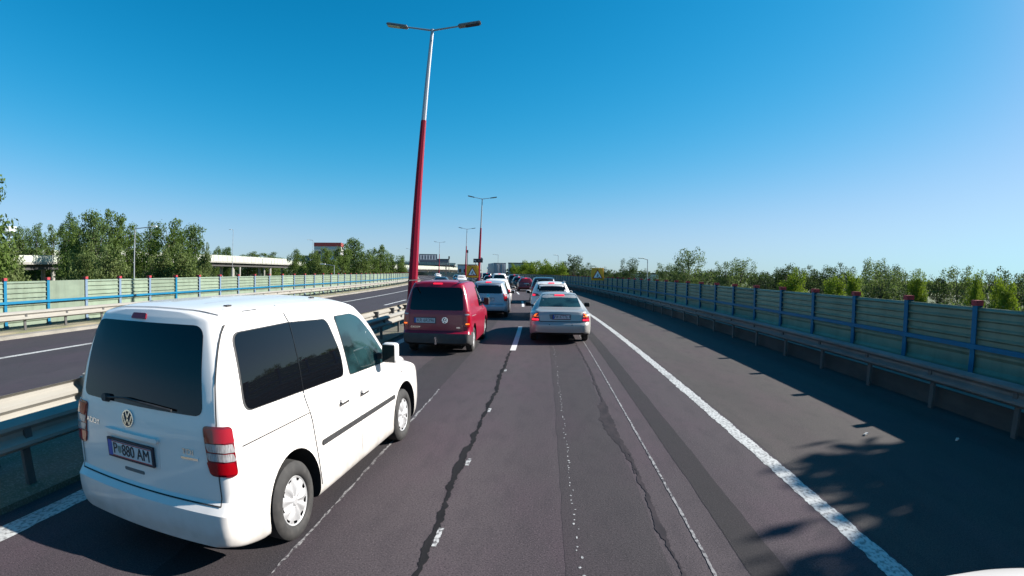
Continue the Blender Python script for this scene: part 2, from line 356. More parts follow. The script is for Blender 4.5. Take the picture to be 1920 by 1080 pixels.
# ------------------------------------------------------------------ guardrails
def guardrail(label, X, face, ztop, s0, s1, post_off, ds=2.0, nposts=90, blocks=0, steel=None):
    root = thing('guardrail', label, 'guardrail', P(max(s0, -2), X), 0, 'steel guardrails along the motorway')
    inv = Matrix.Translation(root.location).inverted()
    prof = [(0, 0), (.035, -.015), (.078, -.05), (.078, -.085), (.01, -.135), (.01, -.175), (.078, -.225), (.078, -.26), (.035, -.295), (0, -.31)]
    bm = bmesh.new(); rows = []; s = s0
    while s <= s1+.01:
        rows.append([bm.verts.new(inv @ P(s, X+face*(n-.078), ztop+dz)) for n, dz in prof] + [bm.verts.new(inv @ P(s, X+face*(n-.082), ztop+dz)) for n, dz in prof[::-1]]); s += ds
    for a, b in zip(rows, rows[1:]):
        n = len(a)
        for k in range(n): bm.faces.new((a[k], b[k], b[(k+1) % n], a[(k+1) % n]))
    bmesh.ops.recalc_face_normals(bm, faces=bm.faces)
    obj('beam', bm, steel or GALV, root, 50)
    pm = bmesh.new(); box(pm, (0, 0, (ztop-.05)/2-.1), (.055, .10, ztop+.15)); box(pm, (face*.07, 0, ztop-.155), (.10, .09, .2))
    me = bpy.data.meshes.new('guard_post'); pm.to_mesh(me); pm.free(); me.materials.append(GALV_D)
    i = 0; s = s0+1
    while s < s1 and i < nposts:
        inst('post', me, root, inv @ P(s, X-face*post_off), TH(s)); s += ds; i += 1
    if blocks:
        for s in (4.6, 14.6, 26, 38, 50):
            b = bmesh.new(); tube(b, (0, 0, ztop-.26), (0, 0, ztop+.06), .085, n=10); box(b, (-.12, 0, ztop-.06), (.10, .05, .14))
            obj('spacer', b, GALV, root, 40, inv @ P(s, X-face*.20))
    return root
guardrail('galvanised guardrail in front of the shaded noise barrier', 6.28, -1, .75, -6, 210, .16, steel=noise_tint(noise_tint(mat('shaded_steel', (.13, .125, .12), .7), 9, .6, (1, .3, 1), 5, (.085, .08, .075)), 1.1, .6, (1, .2, 2), 6, (.17, .16, .15), .5, .7))  # same steel in a darker copy: the rail's shade is painted into its colour
guardrail('galvanised guardrail on the near side of the median beside the white van', -4.56, 1, .74, -6, 210, .15)
guardrail('galvanised guardrail on the far side of the median, its back to the camera', -5.58, -1, .76, -6, 210, -.15+.30, blocks=1)
guardrail('galvanised guardrail in front of the sunlit mint noise barrier', -16.15, 1, .78, -10, 230, .16)

# ------------------------------------------------------------------ noise barriers
def panel_mesh(name, L, z0, z1, ribs, face, mid):
    """corrugated sheet: horizontal ribs stand out towards the road"""
    bm = bmesh.new(); prof = []
    def add(za, zb, n):
        h = (zb-za)/n
        for i in range(n):
            a = za+i*h
            prof.extend([(0, a+.06*h), (0, a+.52*h), (.045, a+.70*h), (.045, a+.80*h), (0, a+.98*h)])
    prof.append((0, z0)); add(z0+.01, mid-.03, ribs[0]); add(mid+.03, z1-.01, ribs[1]); prof.append((0, z1))
    A = [bm.verts.new((face*n, -L/2, z)) for n, z in prof]; B = [bm.verts.new((face*n, L/2, z)) for n, z in prof]
    C = [bm.verts.new((-face*.03, -L/2, z)) for z in (z0, z1)]; D = [bm.verts.new((-face*.03, L/2, z)) for z in (z0, z1)]
    for i in range(len(A)-1): bm.faces.new((A[i], A[i+1], B[i+1], B[i]))
    bm.faces.new((C[0], C[1], D[1], D[0])); bm.faces.new((A[-1], C[1], D[1], B[-1])); bm.faces.new((A[0], B[0], D[0], C[0]))
    bm.faces.new(A+[C[1], C[0]]); bm.faces.new(B+[D[1], D[0]])
    bmesh.ops.recalc_face_normals(bm, faces=bm.faces)
    me = bpy.data.meshes.new(name); bm.to_mesh(me); bm.free(); me.materials.append(MINT); return me
def barrier(label, X, face, z0, z1, s0, n, zr, flat=None):
    L = 2.1
    root = thing('noise_barrier', label, 'noise barrier', P(s0, X), 0, 'mint green noise barriers beside the motorway')
    inv = Matrix.Translation(root.location).inverted()
    pm = panel_mesh('barrier_panel', L-.01, z0, z1, (3, 4), face, zr); fm = None
    if flat is not None:
        b = bmesh.new(); box(b, (0, 0, (z0+z1)/2), (.05, L-.01, z1-z0)); fm = bpy.data.meshes.new('barrier_panel_flat'); b.to_mesh(fm); b.free(); fm.materials.append(MINT)
    def hpost(name, m):
        b = bmesh.new(); h = z1+.03
        box(b, (face*.075, 0, h/2), (.012, .13, h)); box(b, (-face*.07, 0, h/2), (.012, .13, h)); box(b, (0, 0, h/2), (.135, .012, h))
        box(b, (face*.10, 0, .13), (.10, .11, .26)); box(b, (face*.10, 0, zr-.03), (.05, .16, .05))
        me = bpy.data.meshes.new(name); b.to_mesh(me); b.free(); me.materials.append(m); return me
    pb, pp = hpost('barrier_post', BLUE), hpost('barrier_post_faded', BLUE_PALE)
    b = bmesh.new(); box(b, (face*.01, 0, z1+.075), (.20, .145, .09)); cm = bpy.data.meshes.new('post_cap'); b.to_mesh(cm); b.free(); cm.materials.append(CAPRED)
    for i in range(n):
        s = s0+i*L; a = TH(s)
        faded = (face > 0 and i >= 6 and i % 4 != 1) or (face > 0 and i > 9)
        po = inst('post', pp if faded else pb, root, inv @ P(s, X), a)
        inst('cap', cm, po)
        inst('panel', fm if i == flat else pm, root, inv @ P(s+L/2, X), TH(s+L/2))
    for m_, a_, b_ in ((BLUE, s0, s0+n*L), ):
        bm = bmesh.new(); rows = []; s = a_
        while s <= b_+.01:
            rows.append([bm.verts.new(inv @ P(s, X+face*(.082+dx), zr+dz)) for dx, dz in ((0, -.04), (0, .04), (.05, .04), (.05, -.04))]); s += L
        for q, t in zip(rows, rows[1:]):
            for k in range(4): bm.faces.new((q[k], t[k], t[(k+1) % 4], q[(k+1) % 4]))
        bm.faces.new(rows[0]); bm.faces.new(rows[-1][::-1]); bmesh.ops.recalc_face_normals(bm, faces=bm.faces)
        obj('blue_rail', bm, m_, root)
    # the far run, too small to tell bay from bay
    bm = bmesh.new(); s = s0+n*L
    for i in range(40):
        a, c = P(s, X), P(s+L, X); M = Matrix.Translation(inv @ ((a+c)/2)) @ Matrix.Rotation(TH(s+L/2), 4, 'Z')
        box(bm, (0, 0, (z0+z1)/2), (.08, L-.12, z1-z0), M=M); box(bm, (face*.03, L/2, (z1+.05)/2), (.15, .10, z1+.05), M=M, mi=1); s += L
    tag(obj('far_bays', bm, [MINT, BLUE_PALE], root), kind='stuff')
    return root
barrier('shaded mint noise barrier with blue posts, right of the hard shoulder', 7.5, -1, -.02, 1.64, .7+.05, 95, .98)
barrier('sunlit pale mint noise barrier with red-capped posts, left of the opposite carriageway', -17.2, 1, .17, 1.70, 2.30, 98, 1.0, flat=5)

# ------------------------------------------------------------------ street lamps
def median_lamp(s, label, lean, detail=True, H=12.15):
    root = thing('street_lamp', label, 'street lamp', P(s, -5.08, .06), TH(s), 'double-arm street lamps along the median')
    root.rotation_euler = (0, lean, TH(s))
    n = 8
    def col(name, z0, z1, r0, r1, m):
        bm = bmesh.new(); tube(bm, (0, 0, z0), (0, 0, z1), r0, r1, n=n); bm.normal_update(); return obj(name, bm, m, root)
    rr = lambda z: .21-.145*z/H
    col('red_pole', 0, 8.05, rr(0), rr(8.05), POLE_RED)
    col('grey_pole', 8.05, H, rr(8.05)-.012, rr(H), POLE_GREY)
    b = bmesh.new(); box(b, (0, 0, .02), (.55, .55, .05)); obj('base_plate', b, GALV_D, root)
    for sd_ in (-1, 1):
        bm = bmesh.new(); tube(bm, (0, 0, H-.06), (sd_*1.15, 0, H+.14), .045, .035, n=8); obj('arm', bm, POLE_GREY, root, 50)
        bm = bmesh.new(); M = Matrix.Translation((sd_*1.55, 0, H+.22)) @ Matrix.Rotation(-sd_*R_(11), 4, 'Y')
        box(bm, (0, 0, 0), (.95, .34, .11), M=M); bmesh.ops.bevel(bm, geom=bm.edges[:]+bm.verts[:], offset=.035, segments=2, affect='EDGES')
        hd = obj('lamp_head', bm, LAMP_GREY, root, 40)
        bm = bmesh.new(); box(bm, (sd_*.12, 0, -.06), (.55, .24, .03), M=M); obj('lens', bm, LAMP_LENS if sd_ < 0 else GLASS_DARK, hd)
LEAN = R_(2.3)
median_lamp(20.4, 'tall double-arm street lamp, red below and grey above, beside the red van', LEAN)
median_lamp(73.5, 'second red and grey double-arm lamp, beside the dark direction sign', R_(1.8))
median_lamp(127, 'third double-arm median lamp, thin against the sky left of the second', R_(1.2))
median_lamp(189, 'fourth and smaller double-arm median lamp, above the far overpass', R_(.6))
median_lamp(249, 'faint farthest double-arm median lamp above the overhead gantry', 0)
def side_lamp(loc, ztop, toward, label, arm=2.0, zb=-3.2, r=.09):
    root = thing('street_lamp', label, 'street lamp', (loc[0], loc[1], zb), math.atan2(toward[1], toward[0]), 'single-arm street lamps beside the roads')
    h = ztop-zb
    bm = bmesh.new(); tube(bm, (0, 0, 0), (0, 0, h), r, r*.6, n=8); obj('pole', bm, POLE_GREY, root, 50)
    bm = bmesh.new(); tube(bm, (0, 0, h-.05), (arm, 0, h+.12), r*.5, n=8); obj('arm', bm, POLE_GREY, root, 50)
    bm = bmesh.new(); box(bm, (arm+.3, 0, h+.14), (.8, .28, .12)); bmesh.ops.bevel(bm, geom=bm.edges[:], offset=.03, segments=1, affect='EDGES'); obj('lamp_head', bm, mat('lamp_white', (.62, .62, .6), .4), root)
side_lamp((-41.8, 43.1), 6.4, (1, .3), 'green-grey single-arm street lamp among the trees on the left, arm to the right', 2.0, r=.10)
side_lamp((-82.9, 125), 12.9, (-1, -.2), 'tall thin street lamp standing up from the left overpass', .6)
side_lamp((-84.3, 181.4), 13.2, (-1, -.2), 'street lamp in front of the white tower block with the red top', 1.6, r=.12)
side_lamp((-28.8, 69.2), 2.8, (-1, -.1), 'low white street lamp peeping over the sunlit noise barrier', 1.4)
side_lamp((13.5, 68.7), 4.0, (-1, -.2), 'single-arm street lamp behind the shaded noise barrier, between the umbrella-shaped tree and the pale trees', .6)
side_lamp((3.4, 130), 6.3, (-1, -.2), 'single-arm street lamp beside the dark bushy tree ahead on the right', .5)
side_lamp((-15.6, 179.3), 7.9, (-1, .1), 'far street lamp rising above the grey lorry', 1.2, r=.1)
side_lamp((-50.6, 68.3), 5.0, (-1, .2), 'slim street lamp at the right edge of the left tree clump', 1.2, r=.07)

# ------------------------------------------------------------------ vehicles
def roundpoly(pts, rad, n=5):
    out = []; N = len(pts); rads = rad if isinstance(rad, (list, tuple)) else [rad]*N
    for i in range(N):
        p = Vector(pts[i]); a = Vector(pts[i-1])-p; b = Vector(pts[(i+1) % N])-p
        r_ = min(rads[i], a.length*.45, b.length*.45)
        if r_ < 1e-4: out.append(p); continue
        a, b = p+a.normalized()*r_, p+b.normalized()*r_
        for k in range(n+1):
            t = k/n; out.append(a*(1-t)**2+p*2*t*(1-t)+b*t*t)
    return [(q.x, q.y) for q in out]
def mirror(poly): return [(-u, v) for u, v in poly][::-1]
class Shell:
    """car body lofted from stations; y runs from the rear (0) to the front"""
    def __init__(s, sp, nst=64):
        s.sp = sp; L = sp['L']; st = np.array(sp['st'], float)
        ys = np.concatenate([np.array([0, .012, .03, .06, .10, .15, .21, .28, .36]), np.linspace(.46, L-.46, nst), L-np.array([.36, .28, .21, .15, .10, .06, .03, .012, 0])])
        Q = [pchip(st[:, 0], st[:, k], ys) for k in range(1, 6)]
        bm = bmesh.new(); er0 = sp.get('er', .11); Wm = st[:, 4].max(); rows = []
        lrz, lro = zip(*sp['lr']); lfz, lfo = zip(*sp['lf'])
        Rx, Ry = sp.get('Rx', .13), sp.get('Ry', .30); Rx2, Ry2 = sp.get('Rx2', .22), sp.get('Ry2', .55)
        fade = sp.get('fade', .9); bu, bu2 = sp.get('bulge', .05), sp.get('bulge2', .12)
        sub = 4
        for j, y in enumerate(ys):
            zb, zs, zt, W, wt = (q[j] for q in Q)
            er = min(er0, (zt-zs)*.6); cr = sp.get('crown', .035)*min(1, (zt-zs)/.3)
            tum = sp.get('tum', .018)
            c = [(W-.10, zb), (W-.035, zb+.02), (W-.008, zb+.10), (W, zb+.5*(zs-zb)), (W-.006, zs-.10), (W-.028, zs),
                 (.5*(W-.028)+.5*wt+tum*min(1, (zt-zs)/.5), .5*zs+.5*(zt-er)), (wt, zt-er), (wt-.28*er, zt-.36*er-cr*.6), (wt-er, zt-.09*er-cr*.85), (wt*.55, zt-cr*.3), (0, zt)]
            c = np.array(c); d = np.concatenate([[0], np.cumsum(np.hypot(*np.diff(c, axis=0).T)+1e-4)])
            tq = np.concatenate([np.linspace(d[k], d[k+1], sub, endpoint=False) for k in range(len(d)-1)]+[[d[-1]]])
            xs, zs_ = pchip(d, c[:, 0], tq), pchip(d, c[:, 1], tq)
            dr, df = y, L-y
            sh = 1-(Rx*(1-math.sqrt(max(0, 1-(1-min(dr/Ry, 1))**2)))+Rx2*(1-math.sqrt(max(0, 1-(1-min(df/Ry2, 1))**2))))/Wm
            Fr, Ff = max(0, 1-dr/fade)**1.6, max(0, 1-df/fade)**1.6
            half = []
            def put(x, z):
                x2 = x*sh; t = 1-(x2/Wm)**2
                return bm.verts.new((x2, y+Fr*(np.interp(z, lrz, lro)-bu*t)-Ff*(np.interp(z, lfz, lfo)-bu2*t), z))
            right = [put(x, z) for x, z in zip(xs, zs_)]
            left = [put(-x, z) for x, z in zip(xs[:-1], zs_[:-1])]
            m = 14; cols = [put(xs[0]*(1-2*k/m), zs_[0]) for k in range(1, m)]
            rows.append((right, left, cols))
            if j in (0, len(ys)-1):      # cap
                n = len(xs); g = [[right[0]]+cols+[left[0]]]
                for i in range(1, n-1): g.append([right[i]]+[put(xs[i]*(1-2*k/m), zs_[i]) for k in range(1, m)]+[left[i]])
                for a, b in zip(g, g[1:]):
                    for k in range(m): bm.faces.new((a[k], a[k+1], b[k+1], b[k]))
                top = right[-1]
                for k in range(m): bm.faces.new((g[-1][k], g[-1][k+1], top))
        for (r0, l0, c0), (r1, l1, c1) in zip(rows, rows[1:]):
            a = [l0[0]]+c0[::-1]+r0+l0[:0:-1]; b = [l1[0]]+c1[::-1]+r1+l1[:0:-1]
            n = len(a)
            for k in range(n): bm.faces.new((a[k], a[(k+1) % n], b[(k+1) % n], b[k]))
        bmesh.ops.recalc_face_normals(bm, faces=bm.faces)
        s.bm = bm; s.bvh = BVHTree.FromBMesh(bm); s.L = L
    def hit(s, o, d):
        h = s.bvh.ray_cast(Vector(o), Vector(d))
        if h[0] is None:
            h = s.bvh.find_nearest(Vector(o)+Vector(d)*2.0)
        n = h[1]
        if n.dot(Vector(d)) > 0: n = -n
        return h[0], n
VIEWS = dict(right=((5, 0, 0), (0, 1, 0), (-1, 0, 0)), left=((-5, 0, 0), (0, 1, 0), (1, 0, 0)), rear=((0, -5, 0), (1, 0, 0), (0, 1, 0)), front=((0, 12, 0), (1, 0, 0), (0, -1, 0)),
             top=((0, 0, 5), (1, 0, 0), (0, 0, -1)), rr=((3, -4, 0), (.8, .6, 0), (-.6, .8, 0)), rl=((-3, -4, 0), (-.8, .6, 0), (.6, .8, 0)),
             fr=((3, 9, 0), (.8, -.6, 0), (-.6, -.8, 0)), fl=((-3, 9, 0), (-.8, -.6, 0), (.6, -.8, 0)))
def decal(sh, view, polys, name, m, parent, off=.003, g=.06, rim=True, sm=40):
    """patches that follow the body surface: 2-D outlines projected on to it and lifted by off"""
    O, U, D = (Vector(v) for v in VIEWS[view]); Vv = Vector((0, 1, 0)) if view == 'top' else Vector((0, 0, 1))
    if polys and not isinstance(polys[0][0], (tuple, list)): polys = [polys]
    bm = bmesh.new()
    for poly in polys:
        b = bmesh.new(); b.faces.new([b.verts.new((u, v, 0)) for u, v in poly])
        for ax in (0, 1):
            lo, hi = min(p[ax] for p in poly), max(p[ax] for p in poly); k = max(1, int((hi-lo)/g))
            for i in range(1, k):
                co = [0, 0, 0]; co[ax] = lo+(hi-lo)*i/k; no = [0, 0, 0]; no[ax] = 1
                bmesh.ops.bisect_plane(b, geom=b.verts[:]+b.edges[:]+b.faces[:], plane_co=co, plane_no=no)
        nrm = {}
        for v in b.verts:
            base = U*v.co.x+Vv*v.co.y
            o = O - U*O.dot(U) - Vv*O.dot(Vv) + base
            p, n = sh.hit(o, D); v.co = p+n*off; nrm[v] = n
        b.normal_update()
        if rim:
            be = [e for e in b.edges if e.is_boundary]
            ret = bmesh.ops.extrude_edge_only(b, edges=be)
            vn = {}
            for e in be:
                for v in e.verts: vn[v.co.copy().freeze()] = nrm[v]
            for v in ret['geom']:
                if isinstance(v, bmesh.types.BMVert):
                    n = vn.get(v.co.copy().freeze())
                    if n: v.co = v.co-n*(off+.006)
        for f in b.faces:
            pass
        me = bpy.data.meshes.new('t'); b.to_mesh(me); b.free(); bm.from_mesh(me); bpy.data.meshes.remove(me)
    if len(polys) > 1: bmesh.ops.remove_doubles(bm, verts=bm.verts, dist=.006)
    bm.normal_update()
    # outward orientation
    for f in bm.faces:
        if f.normal.dot(D) > 0.05: f.normal_flip()
    return obj(name, bm, m, parent, sm)
class Chain(list): pass
def line_poly(pts, wd):
    out = Chain()
    for a, b in zip(pts, pts[1:]):
        a, b = Vector(a), Vector(b); d = (b-a); n = Vector((-d.y, d.x)).normalized()*wd/2
        out.append([tuple(a+n), tuple(a-n), tuple(b-n), tuple(b+n)])
    return [out]
def text_bm(txt, size, extr=.002):
    cu = bpy.data.curves.new('txt', 'FONT'); cu.body = txt; cu.size = size; cu.align_x = 'CENTER'; cu.align_y = 'CENTER'; cu.extrude = extr
    o = bpy.data.objects.new('txt', cu); COL.objects.link(o)
    dg = bpy.context.evaluated_depsgraph_get(); me = bpy.data.meshes.new_from_object(o.evaluated_get(dg))
    bpy.data.objects.remove(o); bpy.data.curves.remove(cu)
    bm = bmesh.new(); bm.from_mesh(me); bpy.data.meshes.remove(me); return bm
def frame_at(p, n):
    """local X = right, Y = up, Z = outwards"""
    n = Vector(n).normalized(); x = Vector((0, 0, 1)).cross(n).normalized(); y = n.cross(x)
    return Matrix(((x.x, y.x, n.x, p.x), (x.y, y.y, n.y, p.y), (x.z, y.z, n.z, p.z), (0, 0, 0, 1)))
def plate(root, sh, x, z, txt, w=.52, h=.115, style='at', view='rear', sx=1.0):
    y0 = -5 if view == 'rear' else 12
    p, n = sh.hit((x, y0, z), (0, 1 if view == 'rear' else -1, 0))
    M = frame_at(p+n*.022, (n+Vector((0, n.y*3, 0))).normalized())
    b = bmesh.new(); box(b, (0, 0, -.008), (w+.03, h+.03, .02)); b.transform(M); ho = obj('number_plate', b, PLATE_K, root)
    b = bmesh.new(); box(b, (0, 0, .004), (w, h, .006)); b.transform(M); obj('plate_face', b, PLATE_W, ho)
    b = bmesh.new(); box(b, (-w/2+.022, 0, .006), (.044, h, .006)); b.transform(M); obj('country_band', b, PLATE_B, ho)
    if style == 'at':
        b = bmesh.new(); box(b, (0, h/2-.004, .006), (w, .006, .005)); box(b, (0, -h/2+.004, .006), (w, .006, .005)); b.transform(M); obj('plate_stripe', b, mat('plate_red', (.4, .03, .04), .5), ho)
    if txt:
        b = text_bm(txt, h*.92); b.transform(Matrix.Diagonal((sx, 1.12, 1, 1))); b.transform(M @ Matrix.Translation((.022, 0, .009))); obj('lettering', b, INK, ho)
    if style == 'at' and txt:
        b = bmesh.new(); k = -.115*w/.52
        for i in range(8): pass
        q = [(0, -.03), (.020, -.012), (.020, .026), (-.020, .026), (-.020, -.012)]
        b.faces.new([b.verts.new((k+u, v, .009)) for u, v in q]); b.transform(M); obj('plate_crest', b, mat('crest', (.15, .2, .18), .5), ho)
    return ho
def vw_badge(root, sh, x, z, r=.062):
    p, n = sh.hit((x, -5, z), (0, 1, 0)); M = frame_at(p+n*.006, n); b = bmesh.new(); N = 28
    ring = [[b.verts.new((rr*math.cos(2*math.pi*i/N), rr*math.sin(2*math.pi*i/N), zz)) for i in range(N)] for rr, zz in ((r, -.004), (r*.98, .006), (r*.84, .006), (r*.82, 0))]
    for k in range(3):
        for i in range(N): b.faces.new((ring[k][i], ring[k][(i+1) % N], ring[k+1][(i+1) % N], ring[k+1][i]))
    def bar(a, c):
        a, c = Vector(a)*r, Vector(c)*r; d = c-a; m_ = (a+c)/2
        box(b, (0, 0, 0), (d.length, r*.15, .006), M=Matrix.Translation((m_.x, m_.y, .004)) @ Matrix.Rotation(math.atan2(d.y, d.x), 4, 'Z'))
    for a, c in (((-.36, .78), (-.02, .10)), ((.36, .78), (.02, .10)), ((-.74, .40), (-.36, -.68)), ((.74, .40), (.36, -.68)), ((-.36, -.68), (0, -.02)), ((.36, -.68), (0, -.02))): bar(a, c)
    b.transform(M); bg_ = obj('badge', b, CHROME, root)
    b = bmesh.new(); b.faces.new([b.verts.new((r*.9*math.cos(2*math.pi*i/N), r*.9*math.sin(2*math.pi*i/N), .001)) for i in range(N)]); b.transform(M); obj('badge_field', b, mat('badge_blue', (.012, .016, .03), .3), bg_)
WHEELS = {}
def wheel_meshes(r, rim, cap):
    key = (r, rim, cap)
    if key in WHEELS: return WHEELS[key]
    hw = .098
    t = lathe_x([(-hw, rim*.9), (-hw, r-.05), (-hw+.012, r-.02), (-hw+.03, r-.003), (0, r), (hw-.03, r-.003), (hw-.012, r-.02), (hw, r-.045), (hw+.004, r-.075), (hw-.002, rim+.012), (hw-.014, rim), (hw-.04, rim*.97)], 48)
    tm = bpy.data.meshes.new('tyre'); t.to_mesh(tm); t.free(); tm.materials.append(RUBBER); smooth(tm, 35)
    b = bmesh.new(); nsp = {'cap': 9, 'alloy5': 5, 'alloy': 10}[cap]; per = 8; n = nsp*per
    rad = [0, .14, .2, .45, .62, .80, .90, .955, 1.0]; zz = [.088, .088, .080, .086, .083, .078, .076, .082, .070]
    ring = []
    for q, z in zip(rad, zz):
        ring.append([b.verts.new((z+(.010*math.cos(2*math.pi*(i % per)/per) if .3 < q < .9 else 0), q*rim*math.cos(2*math.pi*i/n), q*rim*math.sin(2*math.pi*i/n))) for i in range(n)] if q else [b.verts.new((z, 0, 0))])
    holes = {'cap': (5, 5, (3, 4, 5)), 'alloy5': (2, 5, (2, 3, 4, 5)), 'alloy': (3, 5, (3, 4, 5))}[cap]
    for k in range(len(ring)-1):
        for i in range(n):
            j = (i+1) % n
            if k == 0: b.faces.new((ring[0][0], ring[1][i], ring[1][j])); continue
            if holes[0] <= k <= holes[1] and (i % per) in holes[2]: continue
            b.faces.new((ring[k][i], ring[k+1][i], ring[k+1][j], ring[k][j]))
    bmesh.ops.recalc_face_normals(b, faces=b.faces)
    if sum(f.normal.x for f in b.faces) < 0: bmesh.ops.reverse_faces(b, faces=b.faces)
    rm = bpy.data.meshes.new('rim'); b.to_mesh(rm); b.free(); rm.materials.append(ALU); smooth(rm, 25)
    d = lathe_x([(.045, .002), (.045, rim), (.07, rim*1.0)], 32); dm = bpy.data.meshes.new('brake'); d.to_mesh(dm); d.free(); dm.materials.append(VOID)
    WHEELS[key] = (tm, rm, dm); return WHEELS[key]
def rounded_block(c, sz, rad, seg=3, M=None):
    b = bmesh.new(); box(b, (0, 0, 0), sz); bmesh.ops.bevel(b, geom=b.edges[:], offset=rad, segments=seg, affect='EDGES', profile=.6)
    b.transform((M or Matrix()) @ Matrix.Translation(c)); return b
def build_car(name, label, sp, pm, s, X, rev=False, yaw=0, lit=True, group='vehicles in the motorway traffic', cat=None):
    a = TH(s)+yaw+(math.pi if rev else 0)
    root = thing(name, label, cat or sp['cat'], P(s, X, .006), a, group)
    sh = Shell(sp); L = sp['L']
    me = bpy.data.meshes.new('body'); sh.bm.to_mesh(me); me.materials.append(pm); me.materials.append(VOID); me.materials.append(sp.get('bumper_mat') or pm)
    body = obj('body', me, None, root)
    # wheel arches
    yr, yf, r, hx, ra = sp['wheels']; Wm = max(q[4] for q in sp['st'])
    cb = bmesh.new()
    for y in (yr, yf):
        for sgn in (-1, 1): tube(cb, (sgn*(Wm-.30), y, r+.01), (sgn*(Wm+.25), y, r+.01), ra, n=40)
    bmesh.ops.recalc_face_normals(cb, faces=cb.faces); co = obj('cut', cb, None, root); md = body.modifiers.new('b', 'BOOLEAN'); md.object = co; md.operation = 'DIFFERENCE'; md.solver = 'EXACT'
    dg = bpy.context.evaluated_depsgraph_get(); me2 = bpy.data.meshes.new_from_object(body.evaluated_get(dg))
    body.modifiers.clear(); body.data = me2; bpy.data.meshes.remove(me); bpy.data.objects.remove(co)
    b = bmesh.new(); b.from_mesh(me2)
    bz, by = sp['bumper']; mv = []
    for f in b.faces:
        f.material_index = 0
        if any(all(math.hypot(v.co.y-y, v.co.z-r-.01) < ra+.002 for v in f.verts) for y in (yr, yf)): f.material_index = 1; continue
        if f.normal.z < -.9 and f.calc_center_median().z < .5: f.material_index = 1; continue
        c = f.calc_center_median()
        if c.z < bz and (c.y < by): mv.append(f)
    bb = bmesh.new(); tmp = bpy.data.meshes.new('bumper'); b.to_mesh(tmp); bb.from_mesh(tmp); bb.faces.ensure_lookup_table()
    keep = {f.index for f in mv}; b.faces.index_update()
    idx = [f.index for f in mv]; ks = set(idx)
    bmesh.ops.delete(bb, geom=[f for f in bb.faces if f.index not in ks], context='FACES')
    bmesh.ops.delete(b, geom=mv, context='FACES')
    for f in bb.faces: f.material_index = 2 if sp.get('bumper_mat') else 0
    b.to_mesh(me2); b.free(); smooth(me2, 32); body.data.name = 'body'
    bm_me = bpy.data.meshes.new('bumper'); bb.to_mesh(bm_me); bb.free(); bpy.data.meshes.remove(tmp)
    for m_ in (pm, VOID, sp.get('bumper_mat') or pm): bm_me.materials.append(m_)
    if len(me2.materials) == 0:
        for m_ in (pm, VOID, pm): me2.materials.append(m_)
    smooth(bm_me, 32); bump = obj('bumper', bm_me, None, root)
    # glass
    for nm, poly, gm in sp.get('side', []):
        for v in ('right', 'left'): decal(sh, v, poly, nm, gm, root, .004, .12)
    if 'rearw' in sp: decal(sh, 'rear', sp['rearw'], 'rear_window', sp.get('rear_glass', GLASS), root, .005, .09)
    if 'windscreen' in sp: decal(sh, 'front', sp['windscreen'], 'windscreen', GLASS_DARK, root, .005, .10)
    # lights
    for (v, poly, m_, nm, off) in sp.get('lights', []):
        mm = m_ if lit or m_ not in (LIT_RED, LIT_ORANGE) else LENS_RED
        for vv in ((v,) if v in ('rear', 'front') else (v, {'rr': 'rl', 'fr': 'fl'}[v])):
            if isinstance(poly, list) and poly and isinstance(poly[0], list): pass
            decal(sh, vv, poly, nm, mm, root, off, .05)
    for (v, polys, m_, nm, off) in sp.get('lines', []):
        for vv in ((v, 'left') if v == 'right' else ((v, 'rl') if v == 'rr' else (v,))): 
                for ch in (polys if isinstance(polys[0], Chain) else [polys]): decal(sh, vv, ch, nm, m_, root, off, .05, rim=False)
    # wheels
    tm, rm, dm = wheel_meshes(r, sp.get('rim', r*.66), sp.get('cap', 'alloy'))
    for y in (yr, yf):
        for sgn in (1, -1):
            wh = inst('wheel', tm, root, (sgn*(hx-.10), y, r)); wh.scale = (sgn, 1, 1)
            inst('rim', rm, wh); inst('hub', dm, wh)
    # mirrors
    for sgn in (1, -1):
        mx, my, mz = sp['mirror']
        b = rounded_block((sgn*(mx+.02), my, mz), (sp.get('mirror_w', .20), .13, sp.get('mirror_h', .19)), .045); o = obj('mirror', b, sp.get('mirror_mat') or pm, root, 60)
        b = bmesh.new(); box(b, (sgn*(mx+.02), my-.066, mz), (sp.get('mirror_w', .20)-.035, .006, sp.get('mirror_h', .19)-.035)); obj('mirror_glass', b, mat('mirror_glass', (.012, .018, .02), .05, spec=.3), o)
        b = bmesh.new(); box(b, (sgn*(mx-.10), my+.01, mz-.04), (.10, .07, .06)); obj('mirror_arm', b, BLACK, o)
    return root, sh
def lens_group(v, u0, u1, z0, z1, skew=.0):
    return [(u0+skew*z0, z0), (u1+skew*z0, z0), (u1+skew*z1, z1), (u0+skew*z1, z1)]

